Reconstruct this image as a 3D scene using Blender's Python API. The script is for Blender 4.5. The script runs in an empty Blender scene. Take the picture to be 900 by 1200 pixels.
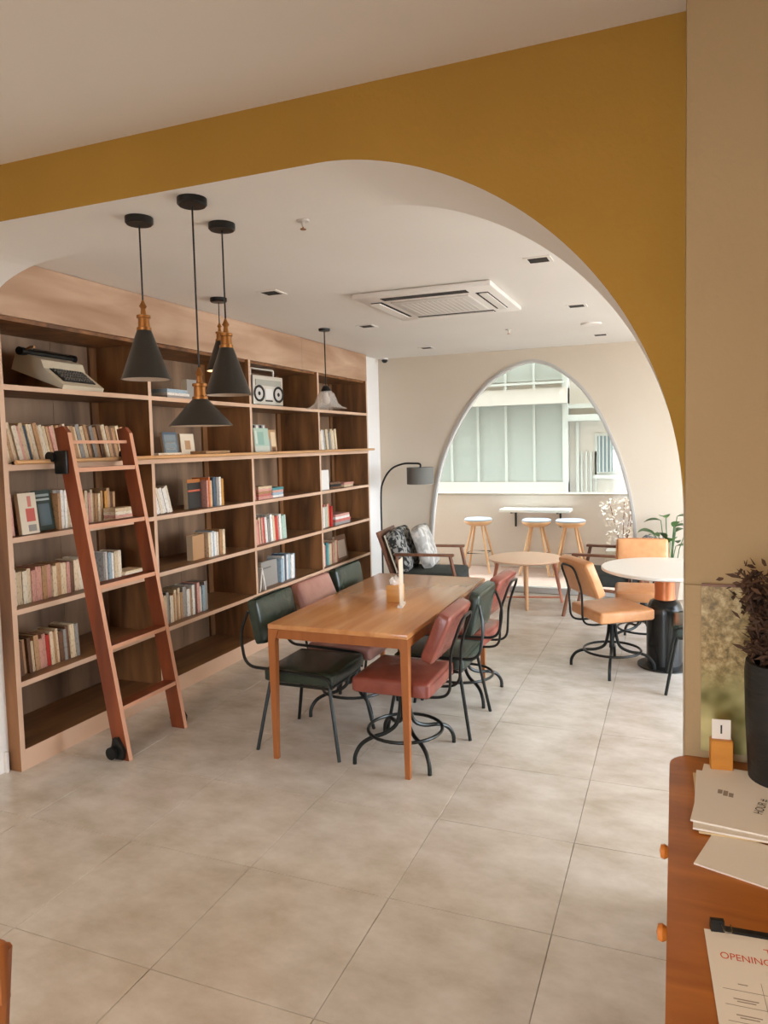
import bpy, bmesh, math, random
from mathutils import Vector, Matrix, Euler
PI = math.pi
sc = bpy.context.scene
COL = sc.collection
def lin(v):
    v /= 255.0
    return v / 12.92 if v <= 0.04045 else ((v + 0.055) / 1.055) ** 2.4
def rgb(r, g, b): return (lin(r), lin(g), lin(b), 1.0)

# ---------------------------------------------------------------- camera
F, YAW, PITCH, ROLL, PCX, PCY, EYE = 829.12, 0.367736, 0.06605, -0.023344, 472.38, 575.53, 1.70
fw = Vector((-math.sin(YAW) * math.cos(PITCH), math.cos(YAW) * math.cos(PITCH), -math.sin(PITCH)))
rt = Vector((math.cos(YAW), math.sin(YAW), 0)); up = rt.cross(fw)
rt, up = rt * math.cos(ROLL) + up * math.sin(ROLL), up * math.cos(ROLL) - rt * math.sin(ROLL)
cd = bpy.data.cameras.new('camera'); cam = bpy.data.objects.new('camera', cd); COL.objects.link(cam)
cam.matrix_world = Matrix(((rt.x, up.x, -fw.x, 0), (rt.y, up.y, -fw.y, 0), (rt.z, up.z, -fw.z, EYE), (0, 0, 0, 1)))
cd.sensor_fit = 'VERTICAL'; cd.sensor_height = 36.0; cd.lens = F / 1200 * 36.0
cd.shift_x = (450 - PCX) / 1200; cd.shift_y = (PCY - 600) / 1200
cd.clip_start = 0.02
sc.camera = cam
def pix(x, y, axis, val):
    """photo pixel -> point on the plane axis = val"""
    d = fw * F + rt * (x - PCX) - up * (y - PCY)
    i = 'xyz'.index(axis); o = Vector((0, 0, EYE))
    return o + d * ((val - o[i]) / d[i])

# ---------------------------------------------------------------- sky, light, exposure
w = bpy.data.worlds.new('overcast_sky'); sc.world = w; w.use_nodes = True
bg = w.node_tree.nodes['Background']; bg.inputs[0].default_value = (0.89, 1.0, 1.16, 1); bg.inputs[1].default_value = 15.5
def portal(name, loc, rot, sx, sy):
    l = bpy.data.lights.new(name, 'AREA'); l.shape = 'RECTANGLE'; l.size = sx; l.size_y = sy; l.energy = 1
    l.cycles.is_portal = True
    o = bpy.data.objects.new(name, l); o.location = loc; o.rotation_euler = rot; COL.objects.link(o)
portal('portal_arch', (-1.54, 7.95, 1.3), (-PI / 2, 0, 0), 2.5, 2.6)
portal('portal_side', (2.75, 5.3, 1.3), (0, PI / 2, 0), 2.5, 4.6)
portal('portal_shopfront', (-0.8, -3.1, 1.3), (PI / 2, 0, 0), 1.4, 2.4)
vs = sc.view_settings
vs.view_transform = 'Standard'; vs.look = 'None'; vs.gamma = 1.0; vs.use_curve_mapping = False; vs.exposure = 0.0
sc.cycles.use_denoising = True
sc.cycles.max_bounces = 14; sc.cycles.diffuse_bounces = 8; sc.cycles.transparent_max_bounces = 12
sc.cycles.sample_clamp_indirect = 8

NEARW, PENDW = 11.5, 4.0             # lamp powers: added front-room downlights, pendant bulbs
# ---------------------------------------------------------------- materials
MATS = {}
def mat(name, col, rough=0.6, metal=0.0, var=0.0, scale=(3, 3, 3), col2=None, bump=0.0, detail=4, spec=0.5, coat=0.0, dist=0.0, contrast=(0.3, 0.7), bscale=None):
    if name in MATS: return MATS[name]
    m = bpy.data.materials.new(name); m.use_nodes = True
    nt = m.node_tree; b = nt.nodes['Principled BSDF']
    b.inputs['Base Color'].default_value = col; b.inputs['Roughness'].default_value = rough
    b.inputs['Metallic'].default_value = metal; b.inputs['Specular IOR Level'].default_value = spec
    b.inputs['Coat Weight'].default_value = coat; b.inputs['Coat Roughness'].default_value = 0.15
    if col2 is not None or bump:
        tc = nt.nodes.new('ShaderNodeTexCoord'); mp = nt.nodes.new('ShaderNodeMapping'); mp.inputs['Scale'].default_value = scale
        nt.links.new(tc.outputs['Object'], mp.inputs['Vector'])
        n = nt.nodes.new('ShaderNodeTexNoise'); n.inputs['Scale'].default_value = 1.0; n.inputs['Detail'].default_value = detail
        n.inputs['Distortion'].default_value = dist
        nt.links.new(mp.outputs[0], n.inputs['Vector'])
        if col2 is not None:
            r = nt.nodes.new('ShaderNodeValToRGB'); r.color_ramp.elements[0].position = contrast[0]; r.color_ramp.elements[1].position = contrast[1]
            r.color_ramp.elements[0].color = col2; r.color_ramp.elements[1].color = col
            nt.links.new(n.outputs['Fac'], r.inputs[0]); nt.links.new(r.outputs[0], b.inputs['Base Color'])
        if bump:
            n2 = n
            if bscale:
                n2 = nt.nodes.new('ShaderNodeTexNoise'); n2.inputs['Scale'].default_value = bscale; n2.inputs['Detail'].default_value = 3
                nt.links.new(tc.outputs['Object'], n2.inputs['Vector'])
            bp = nt.nodes.new('ShaderNodeBump'); bp.inputs['Strength'].default_value = bump; bp.inputs['Distance'].default_value = 0.01
            nt.links.new(n2.outputs['Fac'], bp.inputs['Height']); nt.links.new(bp.outputs[0], b.inputs['Normal'])
    MATS[name] = m
    return m
def glass(name, tint=(1, 1, 1, 1), refl=0.6):
    m = bpy.data.materials.new(name); m.use_nodes = True; nt = m.node_tree
    for n in list(nt.nodes): nt.nodes.remove(n)
    out = nt.nodes.new('ShaderNodeOutputMaterial'); mx = nt.nodes.new('ShaderNodeMixShader')
    t = nt.nodes.new('ShaderNodeBsdfTransparent'); t.inputs[0].default_value = tint
    g = nt.nodes.new('ShaderNodeBsdfGlossy'); g.inputs['Roughness'].default_value = 0.03
    lw = nt.nodes.new('ShaderNodeLayerWeight'); lw.inputs[0].default_value = 0.3
    ml = nt.nodes.new('ShaderNodeMath'); ml.operation = 'MULTIPLY'; ml.inputs[1].default_value = refl
    nt.links.new(lw.outputs['Fresnel'], ml.inputs[0]); nt.links.new(ml.outputs[0], mx.inputs[0])
    nt.links.new(t.outputs[0], mx.inputs[1]); nt.links.new(g.outputs[0], mx.inputs[2]); nt.links.new(mx.outputs[0], out.inputs[0])
    return m
def objcolor(name, rough=0.6, printed=True):
    """cover colour comes from each object's own colour, with a little printed lettering"""
    m = bpy.data.materials.new(name); m.use_nodes = True; nt = m.node_tree; b = nt.nodes['Principled BSDF']
    b.inputs['Roughness'].default_value = rough
    oi = nt.nodes.new('ShaderNodeObjectInfo')
    if not printed:
        nt.links.new(oi.outputs['Color'], b.inputs['Base Color']); return m
    tc = nt.nodes.new('ShaderNodeTexCoord'); mp = nt.nodes.new('ShaderNodeMapping'); mp.inputs['Scale'].default_value = (60, 140, 45)
    ad = nt.nodes.new('ShaderNodeVectorMath'); ad.operation = 'ADD'
    nt.links.new(tc.outputs['Object'], mp.inputs[0]); nt.links.new(mp.outputs[0], ad.inputs[0]); nt.links.new(oi.outputs['Random'], ad.inputs[1])
    n = nt.nodes.new('ShaderNodeTexNoise'); n.inputs['Scale'].default_value = 1; n.inputs['Detail'].default_value = 1
    nt.links.new(ad.outputs[0], n.inputs[0])
    r = nt.nodes.new('ShaderNodeValToRGB'); r.color_ramp.elements[0].position = 0.56; r.color_ramp.elements[1].position = 0.64
    r.color_ramp.elements[0].color = (0, 0, 0, 1); r.color_ramp.elements[1].color = (0.45, 0.45, 0.45, 1)
    nt.links.new(n.outputs['Fac'], r.inputs[0])
    inv = nt.nodes.new('ShaderNodeMix'); inv.data_type = 'RGBA'
    dk = nt.nodes.new('ShaderNodeMix'); dk.data_type = 'RGBA'; dk.blend_type = 'MULTIPLY'; dk.inputs[0].default_value = 1.0
    dk.inputs[7].default_value = (0.35, 0.3, 0.28, 1)
    nt.links.new(oi.outputs['Color'], dk.inputs[6])
    nt.links.new(r.outputs[0], inv.inputs[0]); nt.links.new(oi.outputs['Color'], inv.inputs[6]); nt.links.new(dk.outputs[2], inv.inputs[7])
    nt.links.new(inv.outputs[2], b.inputs['Base Color'])
    return m

M_ochre = mat('ochre_plaster', rgb(172, 131, 51), 0.9, col2=rgb(163, 122, 46), scale=(1.5, 1.5, 1.5), bump=0.25, bscale=60)
M_pillar = mat('beige_plaster', rgb(171, 146, 108), 0.9, col2=rgb(164, 138, 100), scale=(1.5, 1.5, 1.5), bump=0.25, bscale=60)
M_white = mat('warm_white_paint', rgb(230, 226, 219), 0.85, col2=rgb(226, 221, 213), scale=(1, 1, 1))
M_cream = mat('cream_wall_paint', rgb(204, 190, 170), 0.85, col2=rgb(198, 183, 162), scale=(1, 1, 1), bump=0.1, bscale=50)
M_skirt = mat('white_skirting_paint', rgb(214, 208, 200), 0.5)
M_tile = None
M_grout = mat('grout', rgb(162, 146, 128), 0.9)
M_casez = mat('walnut_board_upright', rgb(152, 102, 58), 0.5, col2=rgb(84, 52, 27), scale=(9, 9, 1.2), detail=6, dist=0.6)
M_casey = mat('walnut_board_level', rgb(150, 108, 68), 0.45, col2=rgb(98, 64, 36), scale=(9, 1.2, 9), detail=6, dist=0.6)
M_caseback = mat('walnut_back_board', rgb(162, 128, 98), 0.55, col2=rgb(84, 58, 36), scale=(5, 4.5, 0.7), detail=5, dist=0.3)
M_caseedge = mat('walnut_light_edge', rgb(212, 178, 150), 0.5, col2=rgb(196, 158, 128), scale=(6, 2, 2))
M_header = mat('walnut_header_board', rgb(200, 166, 138), 0.5, col2=rgb(160, 122, 92), scale=(6, 1.0, 6), detail=5, dist=0.5)
M_ladder = mat('cherry_wood', rgb(138, 68, 33), 0.42, col2=rgb(102, 45, 20), scale=(14, 14, 1.5), detail=5)
M_ladderlit = mat('cherry_lit_edge', rgb(206, 150, 116), 0.5)  # same cherry wood, daylight on the room-side faces put into the colour
M_table = mat('honey_table_wood', rgb(214, 156, 100), 0.22, col2=rgb(190, 126, 74), scale=(14, 1.3, 14), detail=5, dist=0.4, coat=0.4)
M_tableleg = mat('honey_leg_wood', rgb(170, 104, 52), 0.4, col2=rgb(150, 86, 40), scale=(12, 12, 1.4), detail=4)
M_counter = mat('counter_wood', rgb(182, 110, 44), 0.35, col2=rgb(142, 78, 26), scale=(2.5, 16, 2.5), detail=5, dist=0.6)
M_counterside = mat('counter_side_wood', rgb(170, 100, 48), 0.4, col2=rgb(130, 70, 30), scale=(2.5, 12, 2.5), detail=5)
M_black = mat('black_metal', rgb(30, 29, 27), 0.35, metal=0.4)
M_rod = mat('dark_steel_rod', rgb(46, 48, 46), 0.32, metal=0.7)
M_shade = mat('black_lamp_enamel', rgb(42, 39, 34), 0.34)
M_shadein = mat('lamp_inner_enamel', rgb(190, 170, 150), 0.5)
M_brass = mat('antique_brass', rgb(158, 106, 56), 0.38, metal=0.8)
M_rail = mat('rail_tan_lacquer', rgb(206, 158, 108), 0.35, metal=0.2)
M_green = mat('green_leather', rgb(48, 60, 50), 0.26, col2=rgb(38, 50, 41), scale=(20, 20, 20), bump=0.12, bscale=90)
M_red = mat('brick_red_leather', rgb(142, 74, 60), 0.27, col2=rgb(128, 62, 50), spec=0.7, scale=(14, 14, 14), bump=0.12, bscale=90)
M_pink = mat('dusty_rose_leather', rgb(176, 128, 114), 0.3, col2=rgb(162, 112, 100), scale=(14, 14, 14), bump=0.12, bscale=90)
M_orange = mat('tan_orange_leather', rgb(216, 158, 108), 0.34, col2=rgb(204, 142, 92), scale=(14, 14, 14), bump=0.1, bscale=90)
M_oak = mat('pale_oak', rgb(214, 168, 124), 0.45, col2=rgb(196, 148, 104), scale=(12, 12, 2), detail=4)
M_pinkwood = mat('rosy_wood', rgb(186, 120, 92), 0.45, col2=rgb(168, 102, 76), scale=(12, 12, 2))
M_charwood = mat('walnut_chair_wood', rgb(130, 86, 62), 0.45, col2=rgb(106, 66, 44), scale=(12, 12, 3))
M_tabwhite = mat('white_table_laminate', rgb(226, 220, 210), 0.3)
M_steel = mat('polished_steel', rgb(150, 150, 148), 0.18, metal=1.0)
M_drum = mat('black_steel_drum', rgb(48, 48, 46), 0.25, metal=0.6)
M_paper = mat('white_paper', rgb(226, 218, 206), 0.8)
M_kraft = mat('cream_card', rgb(210, 184, 140), 0.8)
M_amber = mat('amber_wood_block', rgb(206, 138, 52), 0.45, col2=rgb(190, 122, 42), scale=(10, 10, 30))
M_ink = mat('black_ink', rgb(50, 48, 46), 0.8)
M_redink = mat('orange_red_ink', rgb(206, 82, 44), 0.8)
M_greyink = mat('grey_ink', rgb(150, 136, 124), 0.8)
M_pages = mat('book_pages', rgb(206, 184, 152), 0.9)
M_cover = objcolor('book_cover')
M_plain = objcolor('plain_object_colour', 0.5, False)
M_acwhite = mat('white_plastic', rgb(226, 220, 212), 0.45)
M_acgrey = mat('grey_grille_plastic', rgb(204, 198, 190), 0.55)
M_dark = mat('dark_recess', rgb(42, 36, 30), 0.8)
M_leaf = mat('green_leaf', rgb(78, 112, 52), 0.45, col2=rgb(52, 84, 36), scale=(9, 9, 9))
M_vase = mat('black_ceramic', rgb(30, 30, 28), 0.5, bump=0.3, scale=(20, 20, 60), col2=rgb(20, 20, 19))
M_dried = mat('dried_brown_leaf', rgb(86, 56, 34), 0.8, col2=rgb(52, 34, 22), scale=(20, 20, 20))
M_lampgrey = mat('grey_lamp_fabric', rgb(110, 108, 100), 0.85)
M_parapet = mat('parapet_render', rgb(222, 212, 204), 0.9, col2=rgb(216, 205, 196), scale=(1, 1, 1))
M_extcream = mat('cream_facade', rgb(184, 174, 160), 0.9)
M_extglass = mat('pale_green_facade_panel', rgb(150, 151, 140), 0.4)
M_extdark = mat('facade_window_glass', rgb(110, 122, 122), 0.3)
M_extbar = mat('facade_mullion', rgb(172, 170, 158), 0.6)
M_deck = mat('terrace_boards', rgb(172, 144, 126), 0.7, col2=rgb(156, 128, 110), scale=(1, 10, 10))
M_alum = mat('grey_aluminium', rgb(178, 174, 166), 0.4, metal=0.2)
M_flower = mat('white_blossom', rgb(230, 220, 208), 0.8)
M_cushion = mat('floral_dark_fabric', rgb(150, 146, 138), 0.9, col2=rgb(34, 36, 34), scale=(22, 22, 22), contrast=(0.46, 0.54), detail=2)
M_cushion2 = mat('grey_print_fabric', rgb(206, 200, 190), 0.9, col2=rgb(160, 156, 148), scale=(14, 14, 14), contrast=(0.42, 0.6), detail=2)
M_seatdark = mat('dark_green_fabric', rgb(56, 60, 54), 0.8, col2=rgb(40, 44, 40), scale=(20, 20, 20))
M_glasspane = glass('window_glass', (0.93, 0.96, 0.94, 1))
M_lampglass = mat('lamp_glass', rgb(226, 218, 208), 0.1, spec=0.8); M_lampglass.node_tree.nodes['Principled BSDF'].inputs['Alpha'].default_value = 0.3

def tile_material():
    m = bpy.data.materials.new('beige_stone_tile'); m.use_nodes = True; nt = m.node_tree; b = nt.nodes['Principled BSDF']
    tc = nt.nodes.new('ShaderNodeTexCoord'); oi = nt.nodes.new('ShaderNodeObjectInfo')
    ad = nt.nodes.new('ShaderNodeVectorMath'); ad.operation = 'ADD'
    nt.links.new(tc.outputs['Object'], ad.inputs[0]); nt.links.new(oi.outputs['Location'], ad.inputs[1])
    mp = nt.nodes.new('ShaderNodeMapping'); mp.inputs['Scale'].default_value = (2.4, 3.6, 1); mp.inputs['Rotation'].default_value = (0, 0, 0.35)
    nt.links.new(ad.outputs[0], mp.inputs[0])
    n = nt.nodes.new('ShaderNodeTexNoise'); n.inputs['Scale'].default_value = 1.6; n.inputs['Detail'].default_value = 8; n.inputs['Roughness'].default_value = 0.62
    nt.links.new(mp.outputs[0], n.inputs[0])
    r = nt.nodes.new('ShaderNodeValToRGB'); e = r.color_ramp.elements
    e[0].position = 0.3; e[0].color = rgb(184, 172, 155); e[1].position = 0.72; e[1].color = rgb(216, 209, 199)
    nt.links.new(n.outputs['Fac'], r.inputs[0])
    hs = nt.nodes.new('ShaderNodeHueSaturation')
    mr = nt.nodes.new('ShaderNodeMapRange'); mr.inputs[3].default_value = 0.97; mr.inputs[4].default_value = 1.03
    nt.links.new(oi.outputs['Random'], mr.inputs[0]); nt.links.new(mr.outputs[0], hs.inputs['Value'])
    nt.links.new(r.outputs[0], hs.inputs['Color']); nt.links.new(hs.outputs[0], b.inputs['Base Color'])
    rr = nt.nodes.new('ShaderNodeMapRange'); rr.inputs[3].default_value = 0.16; rr.inputs[4].default_value = 0.30
    nt.links.new(n.outputs['Fac'], rr.inputs[0]); nt.links.new(rr.outputs[0], b.inputs['Roughness'])
    return m
M_tile = tile_material()

# ---------------------------------------------------------------- mesh helpers
class MB:
    def __init__(s): s.v = []; s.f = []; s.m = []; s.sm = []
    def add(s, vs, fs, mi=0, smooth=False, M=None):
        o = len(s.v)
        s.v += [tuple(M @ Vector(p)) if M else tuple(p) for p in vs]
        s.f += [tuple(i + o for i in f) for f in fs]
        s.m += [mi] * len(fs) if isinstance(mi, int) else list(mi); s.sm += [smooth] * len(fs); return s
    def box(s, c, d, mi=0, M=None, fm=None):
        """fm: dict face key (-x +x -y +y -z +z) -> material index"""
        x, y, z = c; a, b, e = d[0] / 2, d[1] / 2, d[2] / 2
        vs = [(x + i * a, y + j * b, z + k * e) for i in (-1, 1) for j in (-1, 1) for k in (-1, 1)]
        fs = [(0, 1, 3, 2), (4, 6, 7, 5), (0, 4, 5, 1), (2, 3, 7, 6), (0, 2, 6, 4), (1, 5, 7, 3)]
        ms = [mi] * 6
        if fm:
            for k, v in fm.items(): ms[['-x', '+x', '-y', '+y', '-z', '+z'].index(k)] = v
        return s.add(vs, fs, ms, False, M)
    def rbox(s, c, d, r=0.02, seg=3, mi=0, M=None, puff=0.0):
        bm = bmesh.new(); bmesh.ops.create_cube(bm, size=1.0)
        for v in bm.verts: v.co = Vector((v.co.x * d[0], v.co.y * d[1], v.co.z * d[2]))
        if puff:
            bmesh.ops.subdivide_edges(bm, edges=bm.edges[:], cuts=5, use_grid_fill=True)
            for v in bm.verts:
                u = [abs(v.co[i]) / (d[i] / 2) for i in range(3)]
                for i in range(3):
                    if u[i] > 0.999:
                        j, k = [q for q in range(3) if q != i]
                        v.co[i] += math.copysign(puff * max(0, 1 - u[j] ** 2) * max(0, 1 - u[k] ** 2), v.co[i])
            ed = [e for e in bm.edges if len(e.link_faces) == 2 and e.calc_face_angle(0) > 0.9]
        else: ed = bm.edges[:]
        bmesh.ops.bevel(bm, geom=ed, offset=r, segments=seg, affect='EDGES', profile=0.5)
        bm.verts.index_update()
        T = Matrix.Translation(c)
        vs = [T @ v.co for v in bm.verts]; fs = [[v.index for v in f.verts] for f in bm.faces]; bm.free()
        return s.add(vs, fs, mi, True, M)
    def tube(s, pts, r=0.01, n=8, mi=0, closed=False, M=None, radii=None):
        P = [Vector(p) for p in pts]; L = len(P); vs = []; fs = []
        def tan(i):
            if closed: return (P[(i + 1) % L] - P[i - 1]).normalized()
            return (P[min(i + 1, L - 1)] - P[max(i - 1, 0)]).normalized()
        t0 = tan(0); a = Vector((0, 0, 1)) if abs(t0.z) < 0.9 else Vector((1, 0, 0)); u = t0.cross(a).normalized()
        for i in range(L):
            t = tan(i); u = (u - t * u.dot(t)).normalized(); v = t.cross(u); rr = radii[i] if radii else r
            for k in range(n):
                q = 2 * PI * k / n; vs.append(P[i] + (u * math.cos(q) + v * math.sin(q)) * rr)
        m = L if closed else L - 1
        for i in range(m):
            j = (i + 1) % L
            for k in range(n): fs.append((i * n + k, i * n + (k + 1) % n, j * n + (k + 1) % n, j * n + k))
        if not closed: fs.append(tuple(range(n))[::-1]); fs.append(tuple((L - 1) * n + k for k in range(n)))
        return s.add(vs, fs, mi, True, M)
    def lathe(s, prof, n=24, mi=0, c=(0, 0, 0), M=None, rim=None, smooth=True):
        vs = []; fs = []; L = len(prof)
        for j, (r, z) in enumerate(prof):
            for k in range(n):
                q = 2 * PI * k / n; rr = r * (rim(q, j / (L - 1)) if rim else 1)
                vs.append((c[0] + rr * math.cos(q), c[1] + rr * math.sin(q), c[2] + z))
        for j in range(L - 1):
            for k in range(n): fs.append((j * n + k, j * n + (k + 1) % n, (j + 1) * n + (k + 1) % n, (j + 1) * n + k))
        if prof[0][0] > 1e-6: fs.append(tuple(range(n))[::-1])
        if prof[-1][0] > 1e-6: fs.append(tuple((L - 1) * n + k for k in range(n)))
        return s.add(vs, fs, mi, smooth, M)
    def shell(s, prof, n=24, mi=0, c=(0, 0, 0), M=None, rim=None):
        """closed profile revolved (a thin shade)"""
        L = len(prof); vs = []; fs = []
        for j, (r, z) in enumerate(prof):
            for k in range(n):
                q = 2 * PI * k / n; rr = r * (rim(q, z) if rim else 1)
                vs.append((c[0] + rr * math.cos(q), c[1] + rr * math.sin(q), c[2] + z))
        for j in range(L):
            i = (j + 1) % L
            for k in range(n): fs.append((j * n + k, j * n + (k + 1) % n, i * n + (k + 1) % n, i * n + k))
        mi2 = mi
        if isinstance(mi, (list, tuple)): mi2 = [mi[j] for j in range(L) for k in range(n)]
        return s.add(vs, fs, mi2, True, M)
    def prism(s, pts, axis, a, b, mi=0, M=None, side=None):
        """2-D outline extruded along axis from a to b"""
        i = 'xyz'.index(axis); L = len(pts)
        def p3(p, t):
            q = [p[0], p[1]]; q.insert(i, t); return tuple(q)
        vs = [p3(p, a) for p in pts] + [p3(p, b) for p in pts]
        fs = [tuple(range(L))[::-1], tuple(range(L, 2 * L))] + [(k, (k + 1) % L, L + (k + 1) % L, L + k) for k in range(L)]
        ms = [mi, mi] + [mi if side is None else side] * L
        return s.add(vs, fs, ms, False, M)
    def build(s, name, mats, parent=None, loc=None, rot=None, fixn=True):
        me = bpy.data.meshes.new(name); me.from_pydata(s.v, [], s.f)
        for m in (mats if isinstance(mats, (list, tuple)) else [mats]): me.materials.append(m)
        me.polygons.foreach_set('material_index', s.m); me.polygons.foreach_set('use_smooth', s.sm)
        if fixn:
            bm = bmesh.new(); bm.from_mesh(me); bmesh.ops.recalc_face_normals(bm, faces=bm.faces[:]); bm.to_mesh(me); bm.free()
        if any(s.sm):
            try: me.set_sharp_from_angle(angle=0.7)
            except Exception: pass
        me.update()
        o = bpy.data.objects.new(name, me); COL.objects.link(o)
        if parent: o.parent = parent
        if loc is not None: o.location = loc
        if rot is not None: o.rotation_euler = rot
        return o
def tag(o, label=None, cat=None, group=None, kind=None):
    if label: o['label'] = label
    if cat: o['category'] = cat
    if group: o['group'] = group
    if kind: o['kind'] = kind
    return o
def empty(name, loc=(0, 0, 0), rz=0, label=None, cat=None, group=None):
    o = bpy.data.objects.new(name, None); COL.objects.link(o); o.empty_display_size = 0.1
    o.location = loc; o.rotation_euler = (0, 0, rz); return tag(o, label, cat, group)
def copy_tree(o, parent=None):
    c = o.copy(); COL.objects.link(c)
    if parent: c.parent = parent
    for ch in list(o.children): copy_tree(ch, c)
    return c
def fillet(pts, r=0.05, n=5):
    P = [Vector(p) for p in pts]; out = [P[0]]
    for i in range(1, len(P) - 1):
        a, b, c = P[i - 1], P[i], P[i + 1]
        d1 = min(r, (a - b).length * 0.49); d2 = min(r, (c - b).length * 0.49)
        p, q = b + (a - b).normalized() * d1, b + (c - b).normalized() * d2
        for k in range(n + 1):
            t = k / n; out.append(p * (1 - t) ** 2 + b * 2 * t * (1 - t) + q * t * t)
    out.append(P[-1]); return out
def spline(pts, n=6):
    P = [Vector(p) for p in pts]; out = []
    for i in range(len(P) - 1):
        p0, p1, p2, p3 = P[max(i - 1, 0)], P[i], P[i + 1], P[min(i + 2, len(P) - 1)]
        for k in range(n):
            t = k / n
            out.append(0.5 * ((2 * p1) + (p2 - p0) * t + (2 * p0 - 5 * p1 + 4 * p2 - p3) * t * t + (3 * p1 - p0 - 3 * p2 + p3) * t ** 3))
    out.append(P[-1]); return out
def struct(o): o['kind'] = 'structure'; return o

# ================================================================ THE SETTING
ZN, ZF, ZS = 2.88, 2.72, 2.655          # near ceiling, far ceiling, arch soffit
YA, YB, YW = 2.20, 2.69, 7.88           # arch front, arch back, window wall
XP, YP = 0.026, 2.0                     # pillar edge and pillar face
# floor: grout bed with stone tiles
fl = struct(MB().box((-0.3, 2.5, -0.03), (7.4, 11.2, 0.05)).build('floor', M_grout))
tb = MB().rbox((0, 0, 0), (0.6035, 0.5905, 0.012), 0.0012, 1)
T0 = None
for i in range(-6, 6):
    for j in range(-1, 14):
        x = -0.395 + (i + 0.5) * 0.606; y = 1.757 + (j - 1.5) * 0.593
        if x < -3.75 or x > 2.8 or y > 7.8: continue
        if T0 is None: o = T0 = tb.build('floor_tile', M_tile, fl)
        else:
            o = T0.copy(); COL.objects.link(o)
        o.location = (x, y, -0.006)
# ceilings
struct(MB().box((-0.4, -0.4, ZN + 0.05), (7.2, 5.2, 0.1)).build('ceiling_front', M_white))
struct(MB().box((-0.55, 5.32, ZF + 0.05), (6.9, 5.26, 0.1)).build('ceiling_back', M_white))
# arch wall
AW, AH = 1.15, 1.25                      # quarter superellipse of the arch shoulder
crv = []
for k in range(49):
    th = PI / 2 * k / 48
    crv.append((XP + 0.002 - AW + AW * math.sin(th) ** (2 / 1.8), ZS - AH + AH * max(0.0, math.cos(th)) ** (2 / 2.2)))
left = [(-3.34, 2.05), (-3.33, 2.25), (-3.29, 2.42), (-3.208, 2.543), (-2.998, 2.622), (-2.75, 2.65), (-2.55, ZS)]
crl = [(p.x, p.y) for p in spline([Vector(p) for p in left], 4)]
opening = [(-3.34, 0.0)] + crl + crv + [(XP + 0.002, 0.0)]
outer = [(3.2, 0.0), (3.2, ZN), (-4.0, ZN), (-4.0, 0.0)]
def wall_with_arch(name, poly_in, poly_out, y0, y1, mats):
    """wall between outline and an opening that reaches the floor"""
    loop = poly_in + poly_out
    return MB().prism(loop, 'y', y0, y1).build(name, mats)
o = wall_with_arch('wall_arch', opening, outer, YA, YB, [M_ochre, M_white])
for p in o.data.polygons:
    p.material_index = 0 if p.normal.y < -0.9 else 1
struct(o)
# pillar
struct(MB().box((XP + 0.55, YP + 0.1, ZN / 2), (1.1, 0.2, ZN)).build('wall_pillar', M_pillar))
# near-room enclosure
struct(MB().box((-4.05, -0.5, ZN / 2), (0.1, 5.4, ZN)).build('wall_left_front', M_cream))
struct(MB().box((3.25, -0.5, ZN / 2), (0.1, 5.4, ZN)).build('wall_right_front', M_cream))
struct(MB().prism([(-4, 0), (-1.5, 0), (-1.5, 2.4), (-0.1, 2.4), (-0.1, 0), (3.2, 0), (3.2, ZN), (-4, ZN)], 'y', -3.1, -3.0).build('wall_back', M_cream))
# far-room walls
struct(MB().box((-3.80, 5.2, ZF / 2), (0.1, 5.4, ZF)).build('wall_left', M_cream))
struct(MB().box((-3.53, 7.64, ZF / 2), (0.42, 0.48, ZF)).build('wall_left_return', M_white))
struct(MB().prism([(2.69, 0), (3.0, 0), (3.0, 2.55), (7.6, 2.55), (7.6, 0), (7.98, 0), (7.98, ZF), (2.69, ZF)], 'x', 2.7, 2.8).build('wall_right', M_cream))
struct(MB().prism([(3.0, 0), (7.6, 0), (7.6, 0.08), (3.0, 0.08)], 'x', 2.7, 2.8).build('trim_1', M_alum))
struct(MB().box((-3.6, 2.66, 0.055), (0.56, 0.012, 0.11)).build('baseboard_left', M_skirt, loc=(0, 0.0, 0)))
# window wall with parabolic opening
wpx = [(508, 585), (518, 536), (539, 490), (565.7, 453), (594.5, 431), (623, 421), (652, 429), (681, 451), (701, 478), (718, 511), (732, 548), (742.5, 593)]
wp = [pix(x, y, 'y', YW) for x, y in wpx]
wc = [Vector((-2.735, 0.0)), Vector((-2.71, 0.5))] + [Vector((p.x, p.z)) for p in wp] + [Vector((-0.372, 0.6)), Vector((-0.355, 0.0))]
wcv = [(p.x, p.y) for p in spline(wc, 4)]
o = MB().prism(wcv + [(2.8, 0), (2.8, ZF), (-3.85, ZF), (-3.85, 0)], 'y', YW, YW + 0.14).build('wall_window', M_cream)
struct(o)
cx, cz = -1.54, 1.1
def inset(d):
    out = []
    for k, (x, z) in enumerate(wcv):
        a = Vector(wcv[max(k - 1, 0)]); b = Vector(wcv[min(k + 1, len(wcv) - 1)]); t = (b - a).normalized(); n = Vector((t.y, -t.x))
        out.append((x + n.x * d, max(z + n.y * d, 0)))
    return out
win = struct(empty('window_1', (0, 0, 0)))
ins = inset(0.026)
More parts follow.
